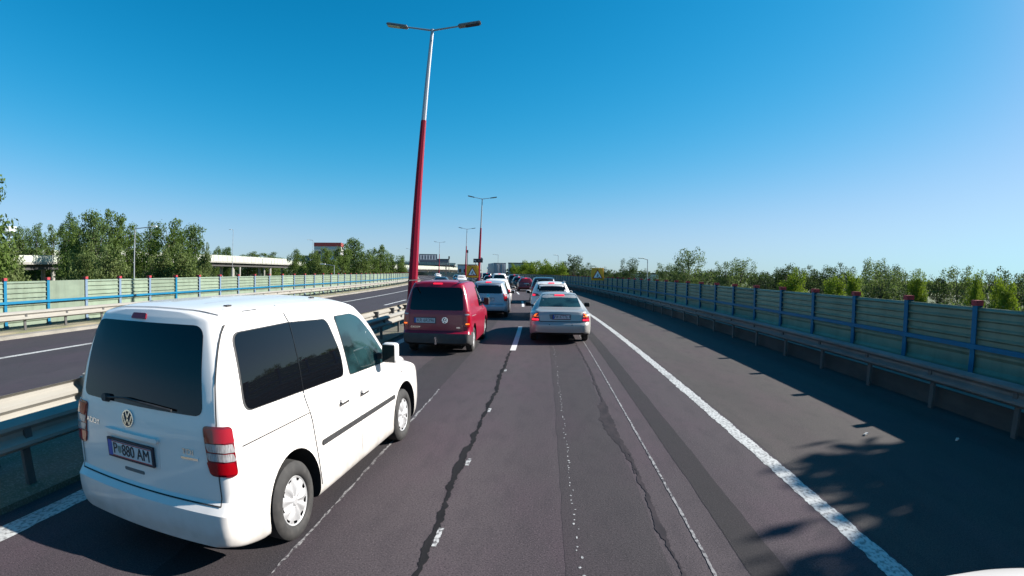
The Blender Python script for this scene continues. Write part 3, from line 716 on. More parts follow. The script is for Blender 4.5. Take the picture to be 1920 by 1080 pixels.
# --- tall family van (the near white one and the red one)
def van_spec(W, wt):
    return dict(cat='van', L=4.41, er=.10, crown=.03, tum=.022, Rx=.09, Ry=.18, Rx2=.22, Ry2=.6, fade=1.0, bulge=.05, bulge2=.14,
        st=[(0, .30, 1.06, 1.785, W, wt-.03), (.12, .26, 1.06, 1.805, W, wt-.008), (.4, .20, 1.06, 1.82, W, wt), (1.1, .18, 1.06, 1.83, W, wt+.005), (2.0, .18, 1.06, 1.82, W, wt+.005), (2.45, .18, 1.05, 1.765, W, wt-.01), (2.8, .18, 1.04, 1.60, W, wt),
            (3.3, .18, 1.02, 1.225, W, wt+.02), (3.48, .18, .99, 1.10, W, wt+.03), (4.0, .18, .88, .985, W, wt+.01), (4.30, .20, .78, .90, W, wt-.01), (4.41, .22, .70, .82, W, wt-.03)],
        lr=[(.2, .05), (.30, .015), (.40, 0), (.52, 0), (.555, .012), (.575, .075), (.75, .082), (1.0, .10), (1.12, .12), (1.4, .185), (1.65, .265), (1.74, .31), (1.85, .38)],
        lf=[(.2, .06), (.4, 0), (.55, 0), (.8, .04), (1.0, .1), (1.3, .1)],
        wheels=(.85, 3.53, .318, W-.012, .41), rim=.205, cap='cap', bumper=(.566, .50), mirror=(W+.075, 2.78, 1.20), mirror_h=.215, mirror_w=.17)
WV, WT = .8175, .635
van = van_spec(WV, WT)
van['side'] = [('side_window', roundpoly([(.34, 1.155), (1.12, 1.135), (1.88, 1.115), (1.88, 1.30), (1.74, 1.63), (1.1, 1.655), (.39, 1.645)], [.09, 0, .07, .1, .07, 0, .08]), GLASS),
               ('door_window', roundpoly([(2.02, 1.10), (3.06, 1.07), (3.00, 1.15), (2.78, 1.41), (2.52, 1.59), (2.32, 1.635), (1.92, 1.64)], [.03, .02, .02, .2, .15, .05, .03]), GLASS_TEAL)]
van['rearw'] = roundpoly([(-.65, 1.15), (.595, 1.15), (.53, 1.70), (-.58, 1.70)], [.07, .07, .09, .09], 6)
def u_at(x, y): return .8*x+.6*y
uc = u_at(WV-.075, .10)
def tl_part(z0, z1): return roundpoly([(uc-.095, z0), (uc+.07, z0), (uc+.06, z1), (uc-.112, z1)], .012, 3)
van['lights'] = [('rr', roundpoly([(uc-.10, .785), (uc+.075, .785), (uc+.065, 1.10), (uc-.12, 1.10)], .035, 4), LENS_DRED, 'tail_light', .012),
                 ('rr', tl_part(1.0, 1.085), LENS_RED, 'lens', .016), ('rr', tl_part(.942, .992), LENS_CLEAR, 'lens', .016), ('rr', tl_part(.885, .933), LENS_CLEAR, 'lens', .016), ('rr', tl_part(.80, .875), LENS_RED, 'lens', .016),
                 ('rear', roundpoly([(-.18, 1.718), (-.02, 1.718), (-.03, 1.755), (-.17, 1.755)], .01, 2), LENS_DRED, 'brake_light', .012)]
gap = .009
van['lines'] = [('rear', line_poly([(-.60, 1.775), (-.625, 1.70), (-.66, 1.45), (-.70, 1.12), (-.71, .585), (.71, .585), (.70, 1.12), (.66, 1.45), (.625, 1.70), (.60, 1.775)], .008), SEAM, 'tailgate_gap', .0045),
    ('top', line_poly([(-.57, .36), (-.3, .335), (0, .33), (.3, .335), (.57, .36)], gap), SEAM, 'roof_gap', .0045),
    ('right', line_poly([(1.12, 1.11), (1.14, 1.0), (1.18, .88), (1.24, .55), (1.28, .30)], gap)+line_poly([(1.12, 1.65), (1.09, 1.72), (1.04, 1.785)], gap), SEAM, 'door_gap', .0045),
    ('right', line_poly([(.22, .96), (1.16, .955)], .009), SEAM, 'slide_rail', .0045),
    ('right', line_poly([(1.12, 1.115), (1.12, 1.65)], .012), mat('pillar_black', (.003, .003, .004), .3), 'window_pillar', .0055),
    ('right', line_poly([(2.10, 1.06), (2.17, .95), (2.18, .30)], .006)+line_poly([(3.28, .95), (3.26, .35)], .006), SEAM_L, 'door_gap', .0045),
    ('top', line_poly([(.50, .5), (.50, 2.3)], .015)+line_poly([(-.50, .5), (-.50, 2.3)], .015)+line_poly([(.25, .6), (.25, 2.2)], .01)+line_poly([(-.25, .6), (-.25, 2.2)], .01), mat('roof_groove', (.55, .56, .58), .4), 'roof_groove', .002)]
van_root, sh = build_car('white_van', 'white family van with dark rear and side windows, nearest vehicle on the left', van, P_WHITE, 2.62, -2.66, yaw=-.058, lit=False)
decal(sh, 'right', roundpoly([(1.32, .63), (3.15, .615), (3.15, .66), (1.32, .675)], .02, 3), 'rub_strip', BLACK, van_root, .012, .2)
decal(sh, 'left', roundpoly([(1.32, .63), (3.15, .615), (3.15, .66), (1.32, .675)], .02, 3), 'rub_strip', BLACK, van_root, .012, .2)
for (a_, z_) in ((1.80, .92), (2.28, .905)):
    decal(sh, 'right', roundpoly([(a_-.09, z_-.022), (a_+.09, z_-.018), (a_+.09, z_+.022), (a_-.09, z_+.018)], .018, 3), 'door_handle', P_WHITE, van_root, .022, .05)
    decal(sh, 'right', roundpoly([(a_-.105, z_-.052), (a_+.105, z_-.048), (a_+.105, z_-.02), (a_-.105, z_-.024)], .01, 3), 'handle_shade', SEAM, van_root, .005, .05)  # dark patch paints the shade in the hollow below the handle
decal(sh, 'right', roundpoly([(3.40, .87), (3.45, .868), (3.45, .89), (3.40, .892)], .008, 2), 'indicator', LENS_CLEAR, van_root, .006, .05)
for po in (van['side'][0][1], van['side'][1][1]):
    decal(sh, 'right', [tuple(Vector((sum(q[0] for q in po)/len(po), sum(q[1] for q in po)/len(po))).lerp(Vector(p_), 1.022)) for p_ in po], 'window_seal', BLACK, van_root, .0025, .12)
# tailgate details
decal(sh, 'rear', roundpoly([(-.35, .935), (.22, .935), (.22, .962), (-.35, .962)], .012, 3), 'grip_bar', P_WHITE, van_root, .035, .1)
decal(sh, 'rear', roundpoly([(-.34, .745), (.21, .745), (.22, .93), (-.35, .93)], .02, 3), 'plate_recess', paint('paint_white_recess', (.66, .61, .59), coat=.4), van_root, .002, .1)
plate(van_root, sh, -.075, .828, 'P  880 AM', w=.46, h=.11, sx=.90)
vw_badge(van_root, sh, -.09, 1.055)
def lettering(root, sh, txt, x, z, size, m, name='lettering', sx=1.2):
    p, n = sh.hit((x, -5, z), (0, 1, 0)); b = text_bm(txt, size); b.transform(Matrix.Diagonal((sx, 1, 1, 1))); b.transform(frame_at(p+n*.004, n)); obj(name, b, m, root)
lettering(van_root, sh, 'CADDY', -.55, .975, .055, CHROME); lettering(van_root, sh, 'TDI', .47, .915, .05, CHROME)
decal(sh, 'rear', [(.41, .865), (.55, .865), (.55, .88), (.41, .88)], 'lettering_bar', CHROME, van_root, .006, .1)
decal(sh, 'rear', roundpoly([(-.17, .68), (.04, .68), (.04, .705), (-.17, .705)], .01, 2), 'tailgate_grip', SEAM_L, van_root, .003, .1)
# wiper
b = bmesh.new(); p0, n0 = sh.hit((-.33, -5, 1.165), (0, 1, 0)); pts = [(-.31, 1.17), (-.10, 1.19), (.12, 1.18), (.36, 1.165)]
pp = [(lambda h: h[0]+h[1]*.035)(sh.hit((u, -5, v), (0, 1, 0))) for u, v in pts]
tube(b, p0, p0+n0*.05, .032, .028, n=12)
for q, t in zip(pp, pp[1:]): tube(b, q, t, .009, .008, n=6)
obj('rear_wiper', b, BLACK, van_root, 50)
for (x_, y_) in ((.45, .62), (.45, 1.9)):
    b = bmesh.new(); box(b, (x_, y_, 1.806), (.03, .06, .012)); obj('roof_plug', b, BLACK, van_root)

# --- red panel van
rv = van_spec(.86, .66); uc = u_at(.86-.075, .10)
rv['bumper_mat'] = P_GREYBUMP; rv['mirror_mat'] = BLACK
rv['side'] = [('door_window', van['side'][1][1], GLASS)]; rv['bumper'] = (.54, .5)
rv['rearw'] = roundpoly([(-.68, 1.10), (.68, 1.10), (.62, 1.66), (-.62, 1.66)], [.07, .07, .09, .09], 6)
rv['lights'] = [('rr', roundpoly([(uc-.09, .70), (uc+.06, .70), (uc+.055, 1.08), (uc-.10, 1.08)], .03, 4), LENS_RED, 'tail_light', .012),
                ('rr', roundpoly([(uc-.06, .76), (uc+.02, .76), (uc+.02, .79), (uc-.06, .79)], .012, 3), LIT_ORANGE, 'lens', .017),
                ('rr', roundpoly([(uc-.07, .99), (uc+.03, .99), (uc+.03, 1.02), (uc-.07, 1.02)], .012, 3), LENS_CLEAR, 'lens', .017),
                ('rear', roundpoly([(-.12, 1.735), (.12, 1.735), (.11, 1.765), (-.11, 1.765)], .01, 2), LIT_RED, 'brake_light', .014)]
rv['lines'] = [van['lines'][0], van['lines'][1], ('right', line_poly([(.35, .955), (1.1, .94)], .02), mat('rail_silver', (.5, .3, .33), .3, metal=.5), 'slide_rail', .004), van['lines'][5]]
rroot, sh = build_car('red_van', 'red panel van with black rear window and tow hook, ahead of the white van', rv, P_RED, 12.75, -2.62)
plate(rroot, sh, -.28, .85, 'KR 6R396', style='pl'); vw_badge(rroot, sh, .22, .86, .075)
lettering(rroot, sh, 'CADDY', -.52, .685, .06, CHROME); lettering(rroot, sh, 'TDI', .55, .68, .05, CHROME)
b = bmesh.new(); tube(b, (.02, -.02, .30), (.02, -.12, .30), .025, n=8); tube(b, (.02, -.12, .30), (.02, -.13, .42), .02, n=8); box(b, (.02, -.13, .44), (.05, .05, .05)); obj('tow_hook', b, CHROME, rroot, 50)
b = bmesh.new(); box(b, (.62, .5, 1.83), (.03, 1.6, .025)); obj('roof_bar', b, BLACK, rroot); b = bmesh.new(); box(b, (-.62, .5, 1.83), (.03, 1.6, .025)); obj('roof_bar', b, BLACK, rroot)

# --- silver saloon
sed = dict(cat='car', L=4.82, er=.10, crown=.03, tum=.03, Rx=.20, Ry=.42, Rx2=.25, Ry2=.6, fade=.8, bulge=.06, bulge2=.14,
    st=[(0, .34, .82, .935, .875, .76), (.10, .30, .84, .965, .885, .77), (.35, .24, .87, .985, .90, .765), (.72, .20, .88, 1.005, .905, .72), (.95, .18, .885, 1.10, .905, .68), (1.25, .18, .89, 1.27, .905, .62), (1.5, .18, .89, 1.375, .905, .585), (1.75, .18, .89, 1.42, .905, .575), (2.2, .18, .89, 1.44, .905, .575), (2.7, .18, .88, 1.40, .905, .575),
        (3.1, .18, .875, 1.22, .905, .62), (3.5, .18, .86, 1.0, .905, .69), (4.1, .18, .80, .90, .90, .70), (4.6, .2, .70, .79, .88, .66), (4.82, .24, .60, .68, .85, .6)],
    lr=[(.2, .08), (.34, .02), (.45, 0), (.56, 0), (.60, .015), (.625, .055), (.85, .09), (.93, .12), (1.0, .16), (1.5, .2)], lf=[(.2, .08), (.4, 0), (.55, 0), (.7, .06), (.9, .12)],
    wheels=(1.02, 3.80, .32, .885, .37), rim=.21, cap='alloy', bumper=(.615, .62), mirror=(.99, 3.0, .98), mirror_mat=BLACK, mirror_h=.15, rear_glass=GLASS_TEAL,
    rearw=roundpoly([(-.64, 1.03), (.64, 1.03), (.53, 1.375), (-.53, 1.375)], [.03, .03, .05, .05], 4),
    windscreen=roundpoly([(-.66, 1.02), (.66, 1.02), (.53, 1.375), (-.53, 1.375)], .04),
    side=[('side_window', roundpoly([(1.35, .95), (3.25, .93), (2.75, 1.33), (1.75, 1.36)], [.1, .04, .1, .1]), GLASS_DARK)])
us = u_at(.80, .10)
sed['lights'] = [('rr', [(us-.20, .655), (us+.08, .655), (us+.06, .80), (us-.05, .895), (us-.125, .91)], LENS_DRED, 'tail_light', .008),
    ('rr', roundpoly([(us-.155, .795), (us+.0, .79), (us-.04, .855), (us-.115, .87)], .012, 3), LIT_ORANGE, 'lens', .012),
    ('rr', roundpoly([(us-.175, .68), (us+.05, .68), (us+.045, .735), (us-.165, .735)], .012, 3), LIT_RED, 'lens', .012),
    ('rear', roundpoly([(-.155, 1.335), (.155, 1.335), (.15, 1.362), (-.15, 1.362)], .006, 2), LIT_ORANGE if False else LIT_RED, 'brake_light', .016)]
sed['lines'] = [('rear', line_poly([(-.60, .655), (.60, .655)], .022)+line_poly([(-.60, .655), (-.655, .91)], .008)+line_poly([(.60, .655), (.655, .91)], .008), SEAM, 'boot_gap', .003),
    ('rear', roundpoly([(-.04-.27, .725), (-.04+.32, .725), (-.04+.34, .86), (-.04-.30, .86)], .03, 3), mat('recess_grey', (.16, .16, .16), .5), 'plate_recess', .002),
    ('rear', roundpoly([(-.34, .555), (-.31, .555), (-.31, .58), (-.34, .58)], .004, 1), BLACK, 'sensor', .003), ('rear', roundpoly([(.31, .555), (.34, .555), (.34, .58), (.31, .58)], .004, 1), BLACK, 'sensor', .003),
    ('right', line_poly([(2.25, .90), (2.3, .4)], .007), SEAM, 'door_gap', .0045)]
r_, sh = build_car('silver_saloon', 'silver saloon with its brake lights on, ahead in the right lane', sed, P_WARM, 15.25, .52)
plate(r_, sh, .02, .785, 'W  47776 A', w=.50, sx=.92)

# --- hatchback / estate family
def hatch(W, H, L, tail=.25, belt=.98, wr=None, hood=1.0, zb=.22, lean=.35, rw=(1.06, None), cat='car', wheelr=.32):
    wr = wr or W-.24; z0, z1 = rw[0], rw[1] or H-.13
    d = dict(cat=cat, L=L, er=.11, crown=.03, tum=.025, Rx=.16, Ry=.32, Rx2=.24, Ry2=.6, fade=.95, bulge=.06, bulge2=.14,
        st=[(0, zb+.12, belt-.02, H-.14, W-.01, wr-.05), (.12, zb+.06, belt, H-.075, W, wr-.02), (.4, zb, belt, H-.03, W, wr), (1.1, zb-.02, belt, H, W, wr+.01), (1.9, zb-.02, belt-.01, H-.005, W, wr+.01), (2.4, zb-.02, belt-.02, H-.07, W, wr), (2.8, zb-.02, belt-.03, H-.25, W, wr+.01), (L-1.1, zb-.02, belt-.05, hood+.06, W, wr+.06), (L-.85, zb-.02, belt-.10, hood-.02, W, wr+.06), (L-.3, zb, belt-.24, hood-.14, W-.01, wr+.03), (L, zb+.05, belt-.33, hood-.23, W-.03, wr)],
        lr=[(.2, .06), (.4, 0), (.56, 0), (.60, .03), (.62, .06), (belt, .10), (z0, .12), (H, lean)], lf=[(.2, .06), (.4, 0), (.6, .0), (.9, .1), (1.3, .12)],
        wheels=(.88, L-.88, wheelr, W-.02, wheelr+.055), cap='alloy', bumper=(.61, .6), mirror=(W+.10, L-1.45, belt+.10), mirror_h=.17,
        rearw=roundpoly([(-wr-.0+.01, z0), (wr-.01, z0), (wr-.10, z1), (-wr+.10, z1)], .06, 4), windscreen=roundpoly([(-wr-.02, hood+.10), (wr+.02, hood+.10), (wr-.08, H-.12), (-wr+.08, H-.12)], .05),
        side=[('side_window', roundpoly([(.55, belt+.05), (2.02, belt+.04), (1.98, H-.15), (.85, H-.16)], .05), GLASS), ('door_window', roundpoly([(2.1, belt+.04), (L-1.35, belt+.02), (2.75, H-.24), (2.06, H-.15)], .05), GLASS_DARK)])
    ux = u_at(W-.09, .12)
    d['lights'] = [('rear', roundpoly([(-.13, H-.085), (.13, H-.085), (.12, H-.055), (-.12, H-.055)], .006, 2), LIT_RED, 'brake_light', .016)]
    d['ux'] = ux; d['lines'] = [('rear', line_poly([(-.70, .625), (.70, .625)], .012), SEAM, 'tailgate_gap', .003), ('right', line_poly([(2.04, belt), (2.1, .4)], .008), SEAM, 'door_gap', .0045)]
    return d
def tl(ux, z0, z1, w0=.10, w1=.09, skew=0): return roundpoly([(ux-w0, z0), (ux+w1, z0), (ux+w1-.02+skew, z1), (ux-w0-.02-skew, z1)], .02, 3)
to = hatch(.89, 1.66, 4.4, lean=.32, rw=(1.10, 1.55)); ux = to['ux']
to['lights'] += [('rr', tl(ux, .76, 1.08), LENS_RED, 'tail_light', .01), ('rr', tl(ux, .98, 1.03, .06, .05), LENS_CLEAR, 'lens', .015)]
r_, sh = build_car('silver_people_carrier', 'silver-blue people carrier with a dark tailgate window, ahead of the red van', to, P_SILVER_B, 23.6, -2.32)
plate(r_, sh, 0, .84, 'SK 0397', style='pl'); vw_badge(r_, sh, 0, 1.0, .07)
sv = hatch(.90, 1.67, 4.4, lean=.42, belt=1.02, rw=(1.24, 1.55), hood=1.05); ux = sv['ux']
sv['lights'] += [('rr', roundpoly([(ux-.28, 1.05), (ux+.06, 1.03), (ux+.06, 1.18), (ux-.20, 1.15)], .02, 3), LENS_DRED, 'tail_light', .01), ('rr', roundpoly([(ux-.12, 1.06), (ux+.04, 1.05), (ux+.04, 1.14), (ux-.12, 1.12)], .02, 3), LIT_RED, 'lens', .014)]
r_, sh = build_car('white_crossover', 'white crossover with red slanted tail lights, directly ahead of the silver saloon', sv, P_WHITE, 22.9, .48)
plate(r_, sh, 0, .72, 'W 3150 C')
for x_ in (.60, -.60):
    b = bmesh.new(); box(b, (x_, 1.2, 1.66), (.04, 1.5, .05)); obj('roof_rail', b, ALU, r_)
ds = hatch(.91, 1.76, 4.6, lean=.35, belt=1.06, rw=(1.18, 1.62), hood=1.08, wheelr=.34); ux = ds['ux']
ds['lights'] = [('rr', tl(ux, .85, 1.15), LENS_DRED, 'tail_light', .01)]
r_, sh = build_car('dark_estate', 'dark grey off-road estate car with a pale roof, ahead of the white crossover', ds, P_DARK, 35, .62)
plate(r_, sh, 0, .82, 'B 518 KX')
rh = hatch(.85, 1.50, 4.0, lean=.50, belt=.95, wr=.56, rw=(1.02, 1.38), hood=.97); ux = rh['ux']; rh['rear_glass'] = mat('red_glass', (.06, .01, .016), .04)
rh['lights'] += [('rr', tl(ux, .84, 1.06, .07, .07), LENS_DRED, 'tail_light', .01)]
r_, sh = build_car('red_hatchback', 'small dark red hatchback further ahead in the right lane', rh, P_DRED, 57.5, .28)
plate(r_, sh, 0, .86, 'W 812 T')
wh = hatch(.90, 1.66, 4.4, lean=.4, rw=(1.08, 1.52)); ux = wh['ux']
wh['lights'] = [('rr', tl(ux, .80, 1.05), LENS_RED, 'tail_light', .01)]
r_, sh = build_car('white_hatchback', 'white hatchback with a red tail light, half hidden in front of the silver people carrier', wh, P_WHITE, 31.5, -2.42)
tv = hatch(.88, 1.92, 4.9, lean=.22, belt=1.12, wr=.70, rw=(1.22, 1.74), hood=1.12); ux = tv['ux']
tv['lights'] += [('rr', tl(ux, .9, 1.35, .06, .06), LENS_RED, 'tail_light', .01)]
r_, sh = build_car('white_minibus', 'white minibus with a wide dark rear window, in the left lane below the lorry', tv, P_WHITE, 61, -2.55)
sw = hatch(.86, 1.47, 4.2, lean=.5, belt=.95, rw=(1.02, 1.35)); ux = sw['ux']; sw['lights'] = [('rr', tl(ux, .8, 1.0), LENS_RED, 'tail_light', .01)]
build_car('white_hatchback', 'small white car to the right of the white minibus, far down the queue', sw, P_WHITE, 84, -.55)
build_car('dark_hatchback', 'black car just behind the left shoulder of the red hatchback', hatch(.87, 1.52, 4.2, lean=.45, belt=.97, rw=(1.04, 1.4)), P_BLACK, 67, .12)
build_car('dark_estate', 'dark grey tall car behind the black car, far ahead in the right lane', hatch(.90, 1.74, 4.5, lean=.35, belt=1.05, rw=(1.15, 1.6)), P_DARK, 76, .10)
build_car('dark_hatchback', 'dark car in the far left lane beside the road-works sign', hatch(.88, 1.55, 4.3, lean=.4, belt=.97, rw=(1.04, 1.42)), P_BLACK, 78, -3.4)
build_car('dark_estate', 'black van-like car under the dark direction sign, far down the left lane', hatch(.92, 1.9, 4.7, lean=.25, belt=1.1, wr=.72, rw=(1.2, 1.7)), P_BLACK, 96, -2.9)
# oncoming
def front_kit(sp, W, hood):
    uf = u_at(W-.16, .12)-0
    sp['lights'] = [('front', roundpoly([(-.42, .42), (.42, .42), (.46, .62), (-.46, .62)], .03, 3), BLACK, 'grille', .008),
                    ('front', roundpoly([(W-.42, hood-.34), (W-.16, hood-.32), (W-.14, hood-.22), (W-.40, hood-.25)], .02, 3), LENS_CLEAR, 'headlight', .012),
                    ('front', mirror(roundpoly([(W-.42, hood-.34), (W-.16, hood-.32), (W-.14, hood-.22), (W-.40, hood-.25)], .02, 3)), LENS_CLEAR, 'headlight', .012)]
    return sp
def oncoming(name, label, sp, W, hood, pm, s, X, txt):
    sp['lines'] = []; r_, sh_ = build_car(name, label, front_kit(sp, W, hood), pm, s, X, rev=True); plate(r_, sh_, 0, .40, txt, view='front', style='pl'); return r_
oncoming('dark_saloon', 'dark oncoming car seen over the roof of the red van', hatch(.88, 1.46, 4.4, lean=.5, belt=.95, rw=(1.02, 1.34)), .88, 1.0, P_DARK, 63, -9.25, None)
oncoming('white_hatchback', 'white oncoming car left of the road-works sign', hatch(.87, 1.5, 4.1, lean=.5, belt=.95, rw=(1.02, 1.38)), .87, 1.0, P_WHITE, 90, -7.6, None)
oncoming('white_hatchback', 'tiny white oncoming car beside the white lorry under the gantry', hatch(.87, 1.5, 4.1, lean=.5, belt=.95, rw=(1.02, 1.38)), .87, 1.0, P_WHITE, 165, -9.0, None)
oncoming('dark_hatchback', 'dark oncoming car close to the median, further off than the other dark oncoming car', hatch(.87, 1.5, 4.1, lean=.5, belt=.95, rw=(1.02, 1.38)), .87, 1.0, P_BLACK, 100, -8.2, None)
# vehicle that carries the camera: only the corner of its bonnet reaches into the picture
cv = hatch(1.02, 1.80, 4.7, lean=.3, belt=1.28, hood=1.462, wr=.82)
cv['lights'] = []; cv['lines'] = []; cv['bulge2'] = .02; cv['Rx2'] = .10; cv['Ry2'] = .2
cv['rear_glass'] = GLASS
build_car('white_car', 'white car carrying the camera, only its bonnet corner shows at the bottom right', cv, P_WHITE, -3.55, .70, lit=False)

# --- lorries
def lorry(label, s, X, W, H, L, rev, boxm, name='lorry'):
    root = thing(name, label, 'lorry', P(s, X, .006), TH(s)+(math.pi if rev else 0), 'vehicles in the motorway traffic')
    cy = 0 if not rev else 0
    b = rounded_block((0, L/2, 1.15+(H-1.15)/2), (W, L, H-1.15), .04, 2); obj('cargo_box', b, boxm, root, 40)
    for sg in (-1, 1):
        b = rounded_block((sg*W/4, -.03, 1.2+(H-1.3)/2), (W/2-.10, .05, H-1.42), .015, 2); d = obj('rear_door', b, boxm, root, 40)
        b = bmesh.new(); tube(b, (sg*.12, -.075, 1.3), (sg*.12, -.075, H-.2), .022, n=6); tube(b, (sg*.55, -.075, 1.3), (sg*.55, -.075, H-.2), .022, n=6); obj('lock_bar', b, GALV, d)
    b = bmesh.new(); box(b, (0, -.02, H-.05), (W+.02, .08, .10)); box(b, (-W/2+.03, -.02, (H+1.15)/2), (.07, .08, H-1.3)); box(b, (W/2-.03, -.02, (H+1.15)/2), (.07, .08, H-1.3)); obj('door_frame', b, mat('frame_dark', (.12, .13, .15), .5), root)
    b = bmesh.new(); box(b, (0, L/2, 1.0), (W*.8, L, .24)); box(b, (0, .1, .55), (W-.1, .12, .14)); obj('chassis', b, BLACK, root)
    b = rounded_block((0, L+1.6, 1.85), (W, 2.1, 2.9), .14, 3); cab = obj('cab', b, P_WHITE, root, 40)
    b = bmesh.new(); box(b, (0, L+2.66, 2.35), (W-.3, .03, .95)); obj('windscreen', b, GLASS_DARK, cab)
    b = bmesh.new(); box(b, (0, L+2.66, 1.2), (W-.5, .03, .8)); obj('grille', b, BLACK, cab)
    for sg in (-1, 1):
        b = bmesh.new(); box(b, (sg*(W/2-.35), L+2.67, .75), (.35, .03, .2)); obj('headlight', b, LENS_CLEAR, cab)
        b = bmesh.new(); box(b, (sg*(W/2-.2), -.06, .95), (.30, .06, .14)); obj('tail_light', b, LENS_RED, root)
    tm, rm, dm = wheel_meshes(.50, .29, 'alloy')
    for y in (1.6, 2.9, L+1.6):
        for sg in (-1, 1):
            wq = inst('wheel', tm, root, (sg*(W/2-.16), y, .5)); wq.scale = (sg*1.5, 1, 1); inst('rim', rm, wq)
    return root
lorry('grey box lorry with two rear doors, tallest vehicle ahead in the queue', 112, 1.1, 2.5, 4.0, 12.5, False, mat('lorry_grey', (.25, .265, .29), .5))
lorry('white oncoming lorry under the far overpass', 215+14, -9.6, 2.5, 3.6, 8, True, P_WHITE)

# ------------------------------------------------------------------ signs
def works_sign(p, rz, label, size=1.02, zc=1.35, two_legs=True):
    root = thing('road_works_sign', label, 'road sign', p, rz, 'yellow road-works warning signs')
    b = rounded_block((0, 0, zc), (size, .04, size), .015, 2); obj('board', b, noise_tint(mat('sign_yellow', (.92, .37, .010), .5), 3, .4, (1, 1, 1), 3, (.78, .30, .010)), root, 40)
    def tri(r_, y, name, m):
        b = bmesh.new(); pl = roundpoly([(-.866*r_, -.5*r_), (.866*r_, -.5*r_), (0, r_)], .05*r_, 3)
        vs_ = [b.verts.new((u, y, zc-.10*size+v)) for u, v in pl]; b.faces.new(vs_)
        e = bmesh.ops.extrude_face_region(b, geom=b.faces[:]); bmesh.ops.translate(b, vec=(0, .006, 0), verts=[v for v in e['geom'] if isinstance(v, bmesh.types.BMVert)])
        bmesh.ops.recalc_face_normals(b, faces=b.faces); return obj(name, b, m, root)
    tri(.50*size, -.030, 'red_triangle', mat('sign_red', (.28, .01, .012), .5)); tri(.365*size, -.038, 'white_triangle', mat('sign_white', (.8, .78, .76), .5))
    b = bmesh.new(); k = size; z = zc-.10*k
    def bar(a, c, w_):
        d = Vector((c[0]-a[0], 0, c[1]-a[1])); box(b, (0, 0, 0), (d.length*k, .006, w_*k), M=Matrix.Translation(((a[0]+c[0])/2*k, -.045, z+(a[1]+c[1])/2*k)) @ Matrix.Rotation(-math.atan2(d.z, d.x), 4, 'Y'))
    bar((-.06, -.14), (-.03, .0), .035); bar((.0, -.14), (-.02, .0), .035); bar((-.03, 0), (.02, .09), .06); bar((.02, .07), (.09, -.02), .03); bar((.02, .05), (.10, -.08), .02); bar((.08, -.15), (.19, -.15), .05); bar((.10, -.11), (.16, -.11), .04)
    tube(b, (.035*k, -.048, z+.125*k), (.035*k, -.042, z+.125*k), .036*k, n=12); obj('worker_symbol', b, INK, root)
    b = bmesh.new(); box(b, (0, .05, zc/2-.05), (.07, .06, zc)); obj('sign_post', b, GALV, root)
    return root
works_sign(P(47.5, -5.05, .06), TH(47), 'yellow road-works sign with a red triangle standing on the median ahead of the red van', 1.06, 2.02)
works_sign(P(50.5, 6.75, 0), TH(50), 'yellow road-works sign with a red triangle fixed in front of the shaded noise barrier', 1.2, 2.0)
q = P(71, -4.9, 0); root = thing('direction_sign', 'small dark direction sign with a white arrow, mounted beside the second red lamp pole', 'road sign', q, TH(70))
b = rounded_block((-.25, -.1, 3.55), (1.25, .05, .52), .01, 2); obj('board', b, mat('sign_brown', (.035, .016, .016), .5), root, 40)
b = bmesh.new()
M = Matrix.Translation((-.62, -.13, 3.52)) @ Matrix.Rotation(R_(35), 4, 'Y'); box(b, (0, 0, 0), (.26, .006, .08), M=M); box(b, (-.07, 0, .03), (.05, .006, .17), M=M); obj('arrow', b, P_WHITE, root)
b = bmesh.new()
for zz in (3.64, 3.55, 3.46): box(b, (-.05, -.13, zz), (.5, .006, .035))
obj('text_lines', b, mat('sign_text', (.30, .12, .12), .5), root)
b = bmesh.new(); tube(b, (-.6, -.05, 0), (-.6, -.05, 3.7), .04, n=8); obj('sign_post', b, GALV_D, root)
root = thing('round_sign', 'round sign seen from behind on a bent grey post, right of the direction sign', 'road sign', P(86, -2.9-1.6, .06), TH(86))
b = bmesh.new(); tube(b, (0, -.02, 4.0), (0, .02, 4.0), .34, n=24); obj('disc', b, mat('sign_back', (.30, .33, .34), .5, metal=.4), root)
b = bmesh.new(); tube(b, (-.12, .05, 0), (-.12, .05, 3.7), .05, n=8); tube(b, (.3, .05, 0), (.1, .05, 3.6), .05, n=8); obj('sign_post', b, mat('post_pale', (.5, .5, .5), .5), root)

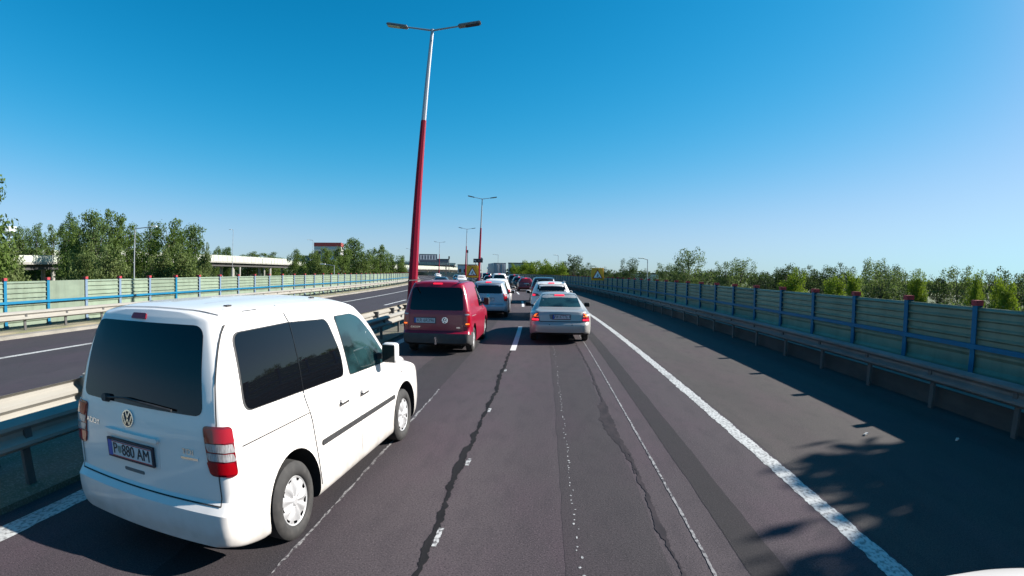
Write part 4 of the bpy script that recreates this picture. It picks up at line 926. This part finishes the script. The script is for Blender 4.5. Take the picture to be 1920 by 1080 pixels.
# ------------------------------------------------------------------ overpasses, gantry, buildings
def frame_dir(a, c): d = Vector(c)-Vector(a); return math.atan2(d.y, d.x), Vector((d.x, d.y, 0)).length
PARA = noise_tint(mat('parapet_pale', (.40, .42, .355), .7), .8, .5, (1, 1, 1), 5, (.30, .32, .28))
DECKC = noise_tint(mat('deck_concrete', (.27, .26, .235), .85), .5, .5, (1, 1, 1), 6, (.18, .17, .155))
SOFF = noise_tint(mat('girder_dark', (.05, .047, .046), .85), .5, .5, (1, 1, 1), 5, (.05, .05, .05))
def overpass(name, label, pts, wid, para_h, deck_h, side, pier_every=22, bay=2.6):
    root = thing(name, label, 'bridge', (pts[0][0], pts[0][1], -3.2)); o0 = Vector(root.location)
    dk, pa, gi, pi_, po = (bmesh.new() for _ in range(5)); n_p = []
    for (a, c) in zip(pts, pts[1:]):
        a, c = Vector(a), Vector(c); d = c-a; L = d.length; M = Matrix.Translation((a+c)/2-o0) @ d.to_track_quat('Y', 'Z').to_matrix().to_4x4()
        box(dk, (0, 0, -.25), (wid, L+.15, .5), M=M)
        for sg in (-1, 1): box(pa, (sg*(wid/2-.1), 0, para_h/2), (.12, L+.05, para_h), M=M)
        box(gi, (0, 0, -.5-deck_h/2), (wid-2.2, L+.1, deck_h-.02), M=M)
        k = int(L/bay)
        for i in range(k+1):
            for sg in (-1, 1): box(po, (sg*(wid/2-.02), -L/2+i*L/max(1, k), para_h/2+.03), (.14, .14, para_h+.1), M=M)
    acc = 0
    for (a, c) in zip(pts, pts[1:]):
        a, c = Vector(a), Vector(c); L = (c-a).length; n = max(1, int(L/pier_every))
        for i in range(n):
            p = a.lerp(c, (i+.5)/n)-o0; ang = math.atan2((c-a).y, (c-a).x)
            hz = p.z-.5-deck_h
            for off in (-wid*.25, wid*.25):
                pb = bmesh.new(); n_p.append(pb); tube(pb, (p.x-math.sin(ang)*off, p.y+math.cos(ang)*off, 0), (p.x-math.sin(ang)*off, p.y+math.cos(ang)*off, hz), .55, n=12)
    obj('deck', dk, DECKC, root); pr = obj('parapet', pa, PARA, root); tag(obj('parapet_post', po, mat('parapet_post', (.28, .29, .26), .6), pr), kind='stuff'); obj('girder', gi, SOFF, root)
    for pb in n_p: obj('pier', pb, DECKC, root, 40)
    return root
overpass('overpass', 'long low overpass with a pale panelled parapet running behind the trees on the left',
    [(-112, 30, 3.5), (-106, 66, 3.75), (-104, 90, 3.95), (-103, 135, 4.9), (-104, 170, 4.75), (-108, 215, 4.6)], 9, 1.35, 1.1, 1)
overpass('overpass', 'second and farther ramp with a pale parapet above the left overpass', [(-190, 30, 5.2), (-178, 90, 6.6), (-165, 150, 8.0), (-150, 215, 7.4), (-140, 260, 6.6)], 9, 1.5, .9, 1)
overpass('overpass', 'far white overpass crossing the motorway ahead beneath the gantry', [(-70, 195, 3.3), (-66, 235, 3.4), (-65, 300, 3.6), (-66, 420, 3.6)], 9, 1.4, .9, 1)
overpass('overpass', 'farther grey overpass seen just above the far white one', [(-190, 345, 7.5), (-110, 350, 7.2), (-60, 355, 6.6)], 8, 1.2, .9, 1)
# gantry over the opposite carriageway
root = thing('sign_gantry', 'dark lattice sign gantry spanning the opposite carriageway far ahead', 'gantry', P(205, -8.6), TH(205))
b = bmesh.new()
for sg in (-1, 1):
    b = bmesh.new(); box(b, (sg*9.2, 0, 2.5), (.35, .35, 5.0)); obj('leg', b, GALV_D, root)
b = bmesh.new(); box(b, (-1, 0, 5.0), (21, .5, .16)); box(b, (-1, 0, 5.8), (21, .5, .16))
for k in range(22): box(b, (-11+k*.97, 0, 5.4), (.10, .3, .95), M=None)
obj('truss', b, mat('truss_dark', (.06, .07, .09), .5, metal=.4), root)
b = bmesh.new(); box(b, (2.2, 0, 7.25), (7.0, .25, 2.7)); sb = obj('sign_board', b, mat('board_dark', (.04, .055, .08), .5), root)
b = bmesh.new()
for k in range(6): box(b, (-.6+k*1.1, -.14, 7.35), (.45, .02, 1.7))
for zz in (6.65, 7.95): box(b, (2.2, -.15, zz), (6.4, .02, .12))
obj('board_ribs', b, mat('board_pale', (.32, .36, .42), .5), sb)
def building(label, c, sz, rz, m, roofm, rows, cols, zb=-3.2, band=None):
    root = thing('building', label, 'building', (c[0], c[1], zb), rz)
    b = bmesh.new(); box(b, (0, 0, sz[2]/2), sz); obj('wall', b, m, root)
    b = bmesh.new(); box(b, (0, 0, sz[2]+.3 if not band else sz[2]-band/2+.02), (sz[0]+.3, sz[1]+.3, .6 if not band else band)); obj('roof_band', b, roofm, root)
    wm = bmesh.new(); box(wm, (0, 0, 0), (sz[0]/cols*.5, .2, sz[2]/rows*.45)); me = bpy.data.meshes.new('win'); wm.to_mesh(me); wm.free(); me.materials.append(GLASS_DARK)
    for i in range(rows):
        for j in range(cols): inst('window', me, root, ((j+.5)/cols*sz[0]-sz[0]/2, -sz[1]/2-.02, (i+.5)/rows*sz[2]*.86))
    return root
WALLW = noise_tint(mat('wall_white', (.50, .49, .48), .7), .3, .4, (1, 1, .3), 4, (.42, .41, .40))
building('white tower block with a red top rising above the trees beyond the opposite carriageway', (-150, 350), (19, 14, 24.5), .25, WALLW, mat('roof_red', (.25, .035, .035), .6), 2, 3, band=2.6)
building('low grey building beside the white tower block', (-168, 345), (8, 8, 15), .25, mat('wall_grey', (.33, .34, .36), .8), GALV_D, 2, 2)
building('grey flat-roofed building right of the far gantry', (-84, 400), (22, 12, 14.2), .2, mat('wall_slate', (.14, .145, .17), .8), GALV_D, 2, 6)
building('grey building above the bright bushes ahead', (-14, 330), (16, 10, 10.6), 0, mat('wall_grey2', (.30, .32, .34), .8), GALV_D, 2, 5)
building('low white building behind the shaded barrier near the street lamp', (44, 230), (12, 8, 5.3), -.2, WALLW, GALV_D, 1, 4)
building('pale building with a dark top among the far structures behind the road-works sign', (-48, 330), (12, 10, 9.2), .15, mat('wall_blue', (.30, .34, .42), .8), GALV_D, 2, 4)
root = thing('water_tower', 'distant pale blue water tower at the left edge above the trees', 'tower', (-253, 160, -3.2))
b = bmesh.new(); tube(b, (0, 0, 0), (0, 0, 22), 1.6, 1.4, n=12); obj('shaft', b, mat('tower_pale', (.40, .46, .52), .7), root, 40)
b = bmesh.new(); tube(b, (0, 0, 22), (0, 0, 24), 2, 4.5, n=16); tube(b, (0, 0, 24), (0, 0, 26.5), 4.5, 4.5, n=16); obj('tank', b, mat('tower_pale2', (.46, .51, .56), .7), root, 40)
for (x_, y_, zt, lb) in ((-35.9, 247, 12.2, 'grey lattice mast behind the second median lamp'), (-47, 260, 9.6, 'thinner grey mast left of the lattice mast'), (-78, 250, 12.5, 'dark mast left of the red lamp pole')):
    root = thing('mast', lb, 'mast', (x_, y_, -3.2)); b = bmesh.new(); tube(b, (0, 0, 0), (0, 0, zt+3.2), .25, .16, n=6); obj('pole', b, GALV_D, root)
    b = bmesh.new(); box(b, (0, 0, zt+2.6), (.7, .5, 1.3)); obj('antenna', b, GALV_D, root)
root = thing('power_pole', 'wooden power pole with crossarms behind the shaded barrier', 'power pole', (27.6*1.4, 85.6*1.4, -3.2))
b = bmesh.new(); tube(b, (0, 0, 0), (0, 0, 6.6), .14, .10, n=8); obj('pole', b, mat('wood_dark', (.06, .05, .045), .9), root)
b = bmesh.new(); box(b, (0, 0, 6.1), (2.6, .12, .12)); box(b, (0, 0, 5.5), (2.0, .12, .12)); obj('crossarm', b, mat('wood_dark'), root)

# ------------------------------------------------------------------ trees
def leaf_mat(name, c1, c2, c3):
    m = mat('leaf_'+name, c1, .7, spec=.08)
    noise_tint(m, .9, .9, (1, 1, 1), 3, c2, .42, .6); noise_tint(m, 5, .7, (1, 1, 1), 2, c3, .5, .65)
    vary(m, .72, 0, tint=(1.0, 1.1, .85))
    t, b, N, Lk = nodes_of(m); tr = N.new('ShaderNodeBsdfTranslucent'); tr.inputs['Color'].default_value = (c1[0]*1.6, c1[1]*1.7, c1[2], 1)
    mx = N.new('ShaderNodeMixShader'); mx.inputs[0].default_value = .28
    Lk.new(b.outputs[0], mx.inputs[1]); Lk.new(tr.outputs[0], mx.inputs[2]); Lk.new(mx.outputs[0], N['Material Output'].inputs['Surface']); return m
BARK = noise_tint(mat('bark', (.11, .09, .07), .9), 6, .6, (1, 1, .2), 5, (.05, .04, .035))
LEAF = dict(round=leaf_mat('round', (.092, .132, .036), (.052, .084, .026), (.14, .18, .055)), tall=leaf_mat('tall', (.08, .122, .040), (.046, .08, .03), (.125, .165, .06)),
    bush=leaf_mat('bush', (.105, .135, .05), (.062, .088, .03), (.145, .17, .07)), bright=leaf_mat('bright', (.13, .175, .022), (.08, .12, .018), (.19, .22, .04)),
    dark=leaf_mat('dark', (.045, .068, .030), (.026, .042, .02), (.085, .105, .05)), pale=leaf_mat('pale', (.105, .140, .060), (.06, .09, .035), (.16, .185, .10)), umbrella=leaf_mat('umbrella', (.04, .065, .03), (.025, .04, .02), (.08, .10, .05)))
def tree_template(kind, seed, H=9.0, Rr=3.0, nleaf=9500, leaf=.145):
    r = np.random.default_rng(seed)
    bm = bmesh.new(); base = {'bush': .02, 'bright': .02, 'umbrella': .62}.get(kind, .16)
    top = H*.93; pts = [Vector((0, 0, 0))]
    for k in range(1, 7): pts.append(Vector((r.normal(0, .10)*k*.6, r.normal(0, .10)*k*.6, top*k/6)))
    for i, (a, c) in enumerate(zip(pts, pts[1:])): tube(bm, a, c, .20*(1-i/6.3)+.02, .20*(1-(i+1)/6.3)+.02, n=7, caps=False)
    tips = []; nl = {'tall': 30, 'bush': 24, 'bright': 24, 'umbrella': 12}.get(kind, 26)
    for i in range(nl):
        f = base+(1-base)*((i+.5)/nl)**.9*.98; f = min(.985, f+r.normal(0, .02)); z = f*H
        t = (f-base)/(1-base)
        env = {'tall': math.sin(math.pi*min(1, .12+t*.86))**.55*(1-.35*t), 'umbrella': .5+.7*math.sin(math.pi*t), 'bush': (1-t)**.45, 'bright': (1-t)**.4}.get(kind, math.sin(math.pi*min(1, .14+t*.80))**.6)
        az = i*2.4+r.normal(0, .4); rad = Rr*env*r.uniform(.45, 1.0)
        k = min(5, int(f*.93*6)); o = pts[max(0, k-1)]
        tip = Vector((math.cos(az)*rad, math.sin(az)*rad, z)); mid = o.lerp(tip, .55)+Vector((0, 0, -.12*rad))
        tube(bm, o, mid, .055, .035, n=5, caps=False); tube(bm, mid, tip, .035, .010, n=5, caps=False)
        tips.append((tip, max(.35, Rr*.30*r.uniform(.7, 1.35)*(1.15-.4*t)))); 
        if r.random() < .7: tips.append((mid, Rr*.24*r.uniform(.7, 1.2)))
        if r.random() < .5 and kind != 'umbrella':        # thin outer spray that breaks the outline
            e = tip+Vector((math.cos(az)*.28*Rr*r.random(), math.sin(az)*.28*Rr*r.random(), .10*Rr+.22*Rr*r.random())); tube(bm, tip, e, .012, .006, n=4, caps=False); tips.append((e, .16*Rr))
    trunk = bpy.data.meshes.new('trunk_'+kind); bm.to_mesh(trunk); bm.free(); trunk.materials.append(BARK)
    wts = np.array([q[1]**2 for q in tips]); idx = r.choice(len(tips), nleaf, p=wts/wts.sum())
    C = np.array([tuple(q[0]) for q in tips])[idx]; sg = np.array([q[1] for q in tips])[idx]
    d = r.normal(0, 1, (nleaf, 3)); d /= np.linalg.norm(d, axis=1)[:, None]; rad = sg*np.cbrt(r.random(nleaf))*1.15; rad *= np.where(r.random(nleaf) < .12, 1.35, 1)
    c = C+d*rad[:, None]*np.array([1, 1, .82]); c[:, 2] = np.maximum(c[:, 2], .1)
    nrm = d*.7+r.normal(0, .6, (nleaf, 3))+np.array([0, 0, .35]); nrm /= np.linalg.norm(nrm, axis=1)[:, None]
    a = np.cross(nrm, r.normal(0, 1, (nleaf, 3))); a /= np.linalg.norm(a, axis=1)[:, None]; b2 = np.cross(nrm, a)
    sz = leaf*r.uniform(.55, 1.25, nleaf)[:, None]
    V = np.stack([c-a*sz, c-b2*sz*.55+nrm*sz*.1, c+a*sz, c+b2*sz*.55+nrm*sz*.1], 1).reshape(-1, 3)
    me = bpy.data.meshes.new('crown_'+kind); me.from_pydata(V.tolist(), [], np.arange(nleaf*4).reshape(-1, 4).tolist()); me.materials.append(LEAF[kind]); me.update()
    return trunk, me, H, Rr
TPL = {}
for kd, n_ in (('round', 3), ('tall', 2), ('bush', 2), ('bright', 2), ('dark', 3), ('pale', 3), ('umbrella', 1)):
    kw = {'dark': dict(nleaf=5200, leaf=.15), 'pale': dict(nleaf=5600, leaf=.145), 'umbrella': dict(nleaf=2000, leaf=.16), 'bush': dict(nleaf=9500, H=6, Rr=3.2, leaf=.14), 'bright': dict(nleaf=9500, H=6, Rr=3.2, leaf=.14)}.get(kd, {})
    TPL[kd] = [tree_template(kd, 11*i+len(kd)*7+3, **kw) for i in range(n_)]
TPL['shade'] = [tree_template('round', 77+i, nleaf=30000, leaf=.15) for i in range(2)]
TREES = [(-29.9,16.1,7.0,2.6,'round'),(-35.5,22.4,3.5,2.3,'bush'),(-124.9,83.1,11.9,4.5,'round'),(-114.4,80.7,12.0,3.5,'tall'),(-115.4,87.8,11.9,4.4,'round'),(-93.4,75.4,12.4,3.6,'tall'),(-72.8,61.0,8.8,2.9,'round'),(-63.7,56.3,10.4,3.4,'tall'),(-65.4,61.9,10.5,3.4,'round'),(-57.0,48.8,4.5,3.4,'bush'),(-51.0,47.9,3.9,3.5,'bush'),(-70.6,70.8,9.3,3.5,'round'),(-61.9,68.0,9.0,2.8,'round'),(-51.8,61.0,8.5,3.2,'round'),(-51.9,66.1,8.6,3.2,'tall'),(-44.9,51.0,3.9,2.7,'bush'),(-41.3,51.4,4.1,3.1,'bush'),(-46.4,62.7,4.8,1.6,'bush'),(-134.5,86.7,9.3,4.8,'round'),(-150.4,212.1,12.1,3.1,'round'),(-151.1,223.7,13.0,3.0,'tall'),(-159.0,230.5,12.3,3.6,'tall'),(-169.1,271.7,11.8,8.0,'round'),(-153.1,269.5,11.3,9.3,'round'),(-53.9,107.2,6.1,2.6,'round'),(-47.0,99.5,5.4,2.8,'round'),(-39.8,91.7,5.7,3.0,'round'),(-39.1,97.4,6.6,2.9,'round'),(-40.3,107.7,8.8,3.0,'tall'),(-35.8,104.0,5.7,2.4,'round'),(-36.5,114.3,7.1,3.1,'round'),(-36.3,124.8,5.7,2.9,'round'),(-37.2,135.0,5.0,2.1,'bush'),(-39.2,86.5,4.0,2.4,'bush'),(-32.2,89.4,4.1,2.9,'bush'),(-5.3,149.9,4.3,3.3,'bright'),(-2.0,130.0,4.3,2.9,'bright'),(0.5,120.0,4.0,2.6,'bright'),(2.8,115.0,4.0,2.5,'bright'),(-9.4,169.7,4.4,2.2,'bright'),(4.2,74.9,4.4,1.6,'dark'),(3.2,79.9,3.5,1.2,'dark'),(6.2,77.8,3.4,1.4,'dark'),(9.9,89.5,3.0,1.8,'dark'),(10.0,61.2,3.7,1.0,'umbrella'),(10.4,71.2,2.7,1.4,'dark'),(11.8,64.9,2.6,1.7,'dark'),(14.6,62.3,3.3,1.2,'pale'),(14.5,56.2,3.5,1.2,'dark'),(15.1,53.9,4.7,1.6,'pale'),(18.3,57.1,2.6,1.8,'dark'),(17.5,49.0,3.6,1.1,'pale'),(19.6,50.3,4.0,1.4,'pale'),(19.0,44.1,2.6,1.2,'dark'),(21.6,47.3,3.2,1.4,'dark'),(22.0,44.9,3.4,1.4,'dark'),(24.5,45.9,3.3,1.5,'dark'),(25.1,43.3,3.6,1.4,'dark'),(27.6,44.1,3.4,1.4,'dark'),(18.1,35.7,2.2,1.2,'bright'),(24.1,36.8,2.5,0.9,'bright'),(19.7,32.5,2.1,1.0,'bright'),(26.7,37.4,3.6,1.3,'pale'),(29.0,38.3,3.9,1.2,'dark'),(24.8,33.9,2.7,1.7,'pale'),(27.7,34.2,2.9,1.1,'pale'),(28.4,33.6,2.5,0.9,'bright'),(26.9,29.6,2.6,0.9,'dark'),(28.0,28.6,3.2,1.3,'pale'),(27.6,26.2,2.7,0.8,'bright'),(28.3,25.4,2.9,0.9,'dark'),(27.7,23.0,3.0,1.2,'dark'),(28.4,22.1,2.9,1.1,'pale'),(24.3,20.8,2.3,1.1,'bright')]
ORD = ['first','second','third','fourth','fifth','sixth','seventh','eighth','ninth','tenth','eleventh','twelfth','thirteenth','fourteenth','fifteenth','sixteenth','seventeenth','eighteenth','nineteenth','twentieth']
WORD = dict(round='broad mid-green tree', tall='tall slender tree', bush='low grey-green bush', bright='yellow-green bush', dark='dark loose-leaved tree', pale='pale silvery-green tree', umbrella='dark flat-topped tree on a bare trunk')
def plant(x, y, zt, rad, kind, label, seed, zb=-3.2, group=None):
    tr, cr, H, Rr = TPL[kind][seed % len(TPL[kind])]
    small = kind in ('bush', 'bright')
    root = thing('bush' if small else 'tree', label, 'bush' if small else 'tree', (x, y, zb), seed*1.9, group)
    sc = ((rad/Rr)*1.05, (rad/Rr)*1.05, (zt-zb)/H)
    inst('trunk', tr, root, scale=sc); inst('crown', cr, root, scale=sc)
cnt = {}
order = sorted(range(len(TREES)), key=lambda i: math.atan2(TREES[i][0], TREES[i][1]))
for n_, i in enumerate(order):
    x, y, zt, rad, kd = TREES[i]; side = 'left' if x < -20 else 'right'
    if side == 'right':
        k = 1.7 if kd != 'bright' or y < 60 else 1.0
        if y < 60 and kd == 'bright': k = 1.45
        hf = 1.0 if rad > 1.5 or kd == 'umbrella' else random.Random(i*7+1).uniform(.45, 1.0)
        x, y, zt, rad = x*k, y*k, CAM_H+(zt-CAM_H)*k*hf, rad*k*1.15
    key = (side, kd); c = cnt[key] = cnt.get(key, 0)+1
    lab = '%s from the left among those behind the %s noise barrier: %s' % (ORD[c-1], {'left': 'sunlit', 'right': 'shaded'}[side], WORD[kd]) if kd != 'umbrella' else 'dark flat-topped tree on a bare trunk behind the shaded noise barrier'
    plant(x, y, zt, rad, kd, lab, n_, group='trees and bushes behind the %s noise barrier' % {'left': 'sunlit', 'right': 'shaded'}[side])
plant(17.3, 4.8, 8.2, 4.0, 'shade', 'large tree behind the shaded noise barrier whose shadow falls on the hard shoulder', 3)
plant(16.0, 3.6, 7.3, 3.5, 'shade', 'smaller tree behind the shaded noise barrier casting the nearest shadow on the road', 4)
plant(18.4, 2.9, 9.2, 4.2, 'shade', 'third tree behind the shaded noise barrier, shading the bottom right corner of the road', 5)
plant(19.8, 4.4, 9.4, 4.2, 'shade', 'fourth tree behind the shaded noise barrier, thickening the leafy shadow on the hard shoulder', 6)
# far woods on the horizon
def wood(name, a, c, h, n, seed, kind, lf=1.0):
    r = np.random.default_rng(seed); a, c = np.array(a), np.array(c); t = r.random(n); p = a+(c-a)*t[:, None]
    bump_ = h*(.55+.45*np.abs(np.sin(t*23+seed))*np.abs(np.sin(t*57+1)))
    z = -3.2+bump_*np.sqrt(r.random(n)); X = np.stack([p[:, 0]+r.normal(0, 4*min(1, lf*1.6), n), p[:, 1]+r.normal(0, 4*min(1, lf*1.6), n), z], 1)
    nr = r.normal(0, 1, (n, 3)); nr /= np.linalg.norm(nr, axis=1)[:, None]; u = np.cross(nr, r.normal(0, 1, (n, 3))); u /= np.linalg.norm(u, axis=1)[:, None]; v = np.cross(nr, u)
    s_ = r.uniform(.5, 1.1, n)[:, None]*lf; V = np.stack([X-u*s_, X-v*s_*.6, X+u*s_, X+v*s_*.6], 1).reshape(-1, 3)
    me = bpy.data.meshes.new(name); me.from_pydata(V.tolist(), [], np.arange(n*4).reshape(-1, 4).tolist()); me.materials.append(LEAF[kind])
    tag(inst(name, me), 'distant wood on the horizon', 'wood', kind='stuff')
wood('far_woods', (-320, 330), (-60, 420), 11, 9000, 1, 'dark'); wood('far_woods', (-20, 330), (160, 300), 8, 7000, 2, 'dark'); wood('far_woods', (120, 240), (170, 60), 6.0, 6000, 3, 'pale'); wood('far_woods', (-330, 100), (-300, 320), 12, 5000, 4, 'round')
wood('undergrowth', (14, 120), (33, 30), 3.5, 16000, 5, 'bush', .22); wood('undergrowth', (33, 36), (42, 8), 3.7, 14000, 6, 'dark', .18)
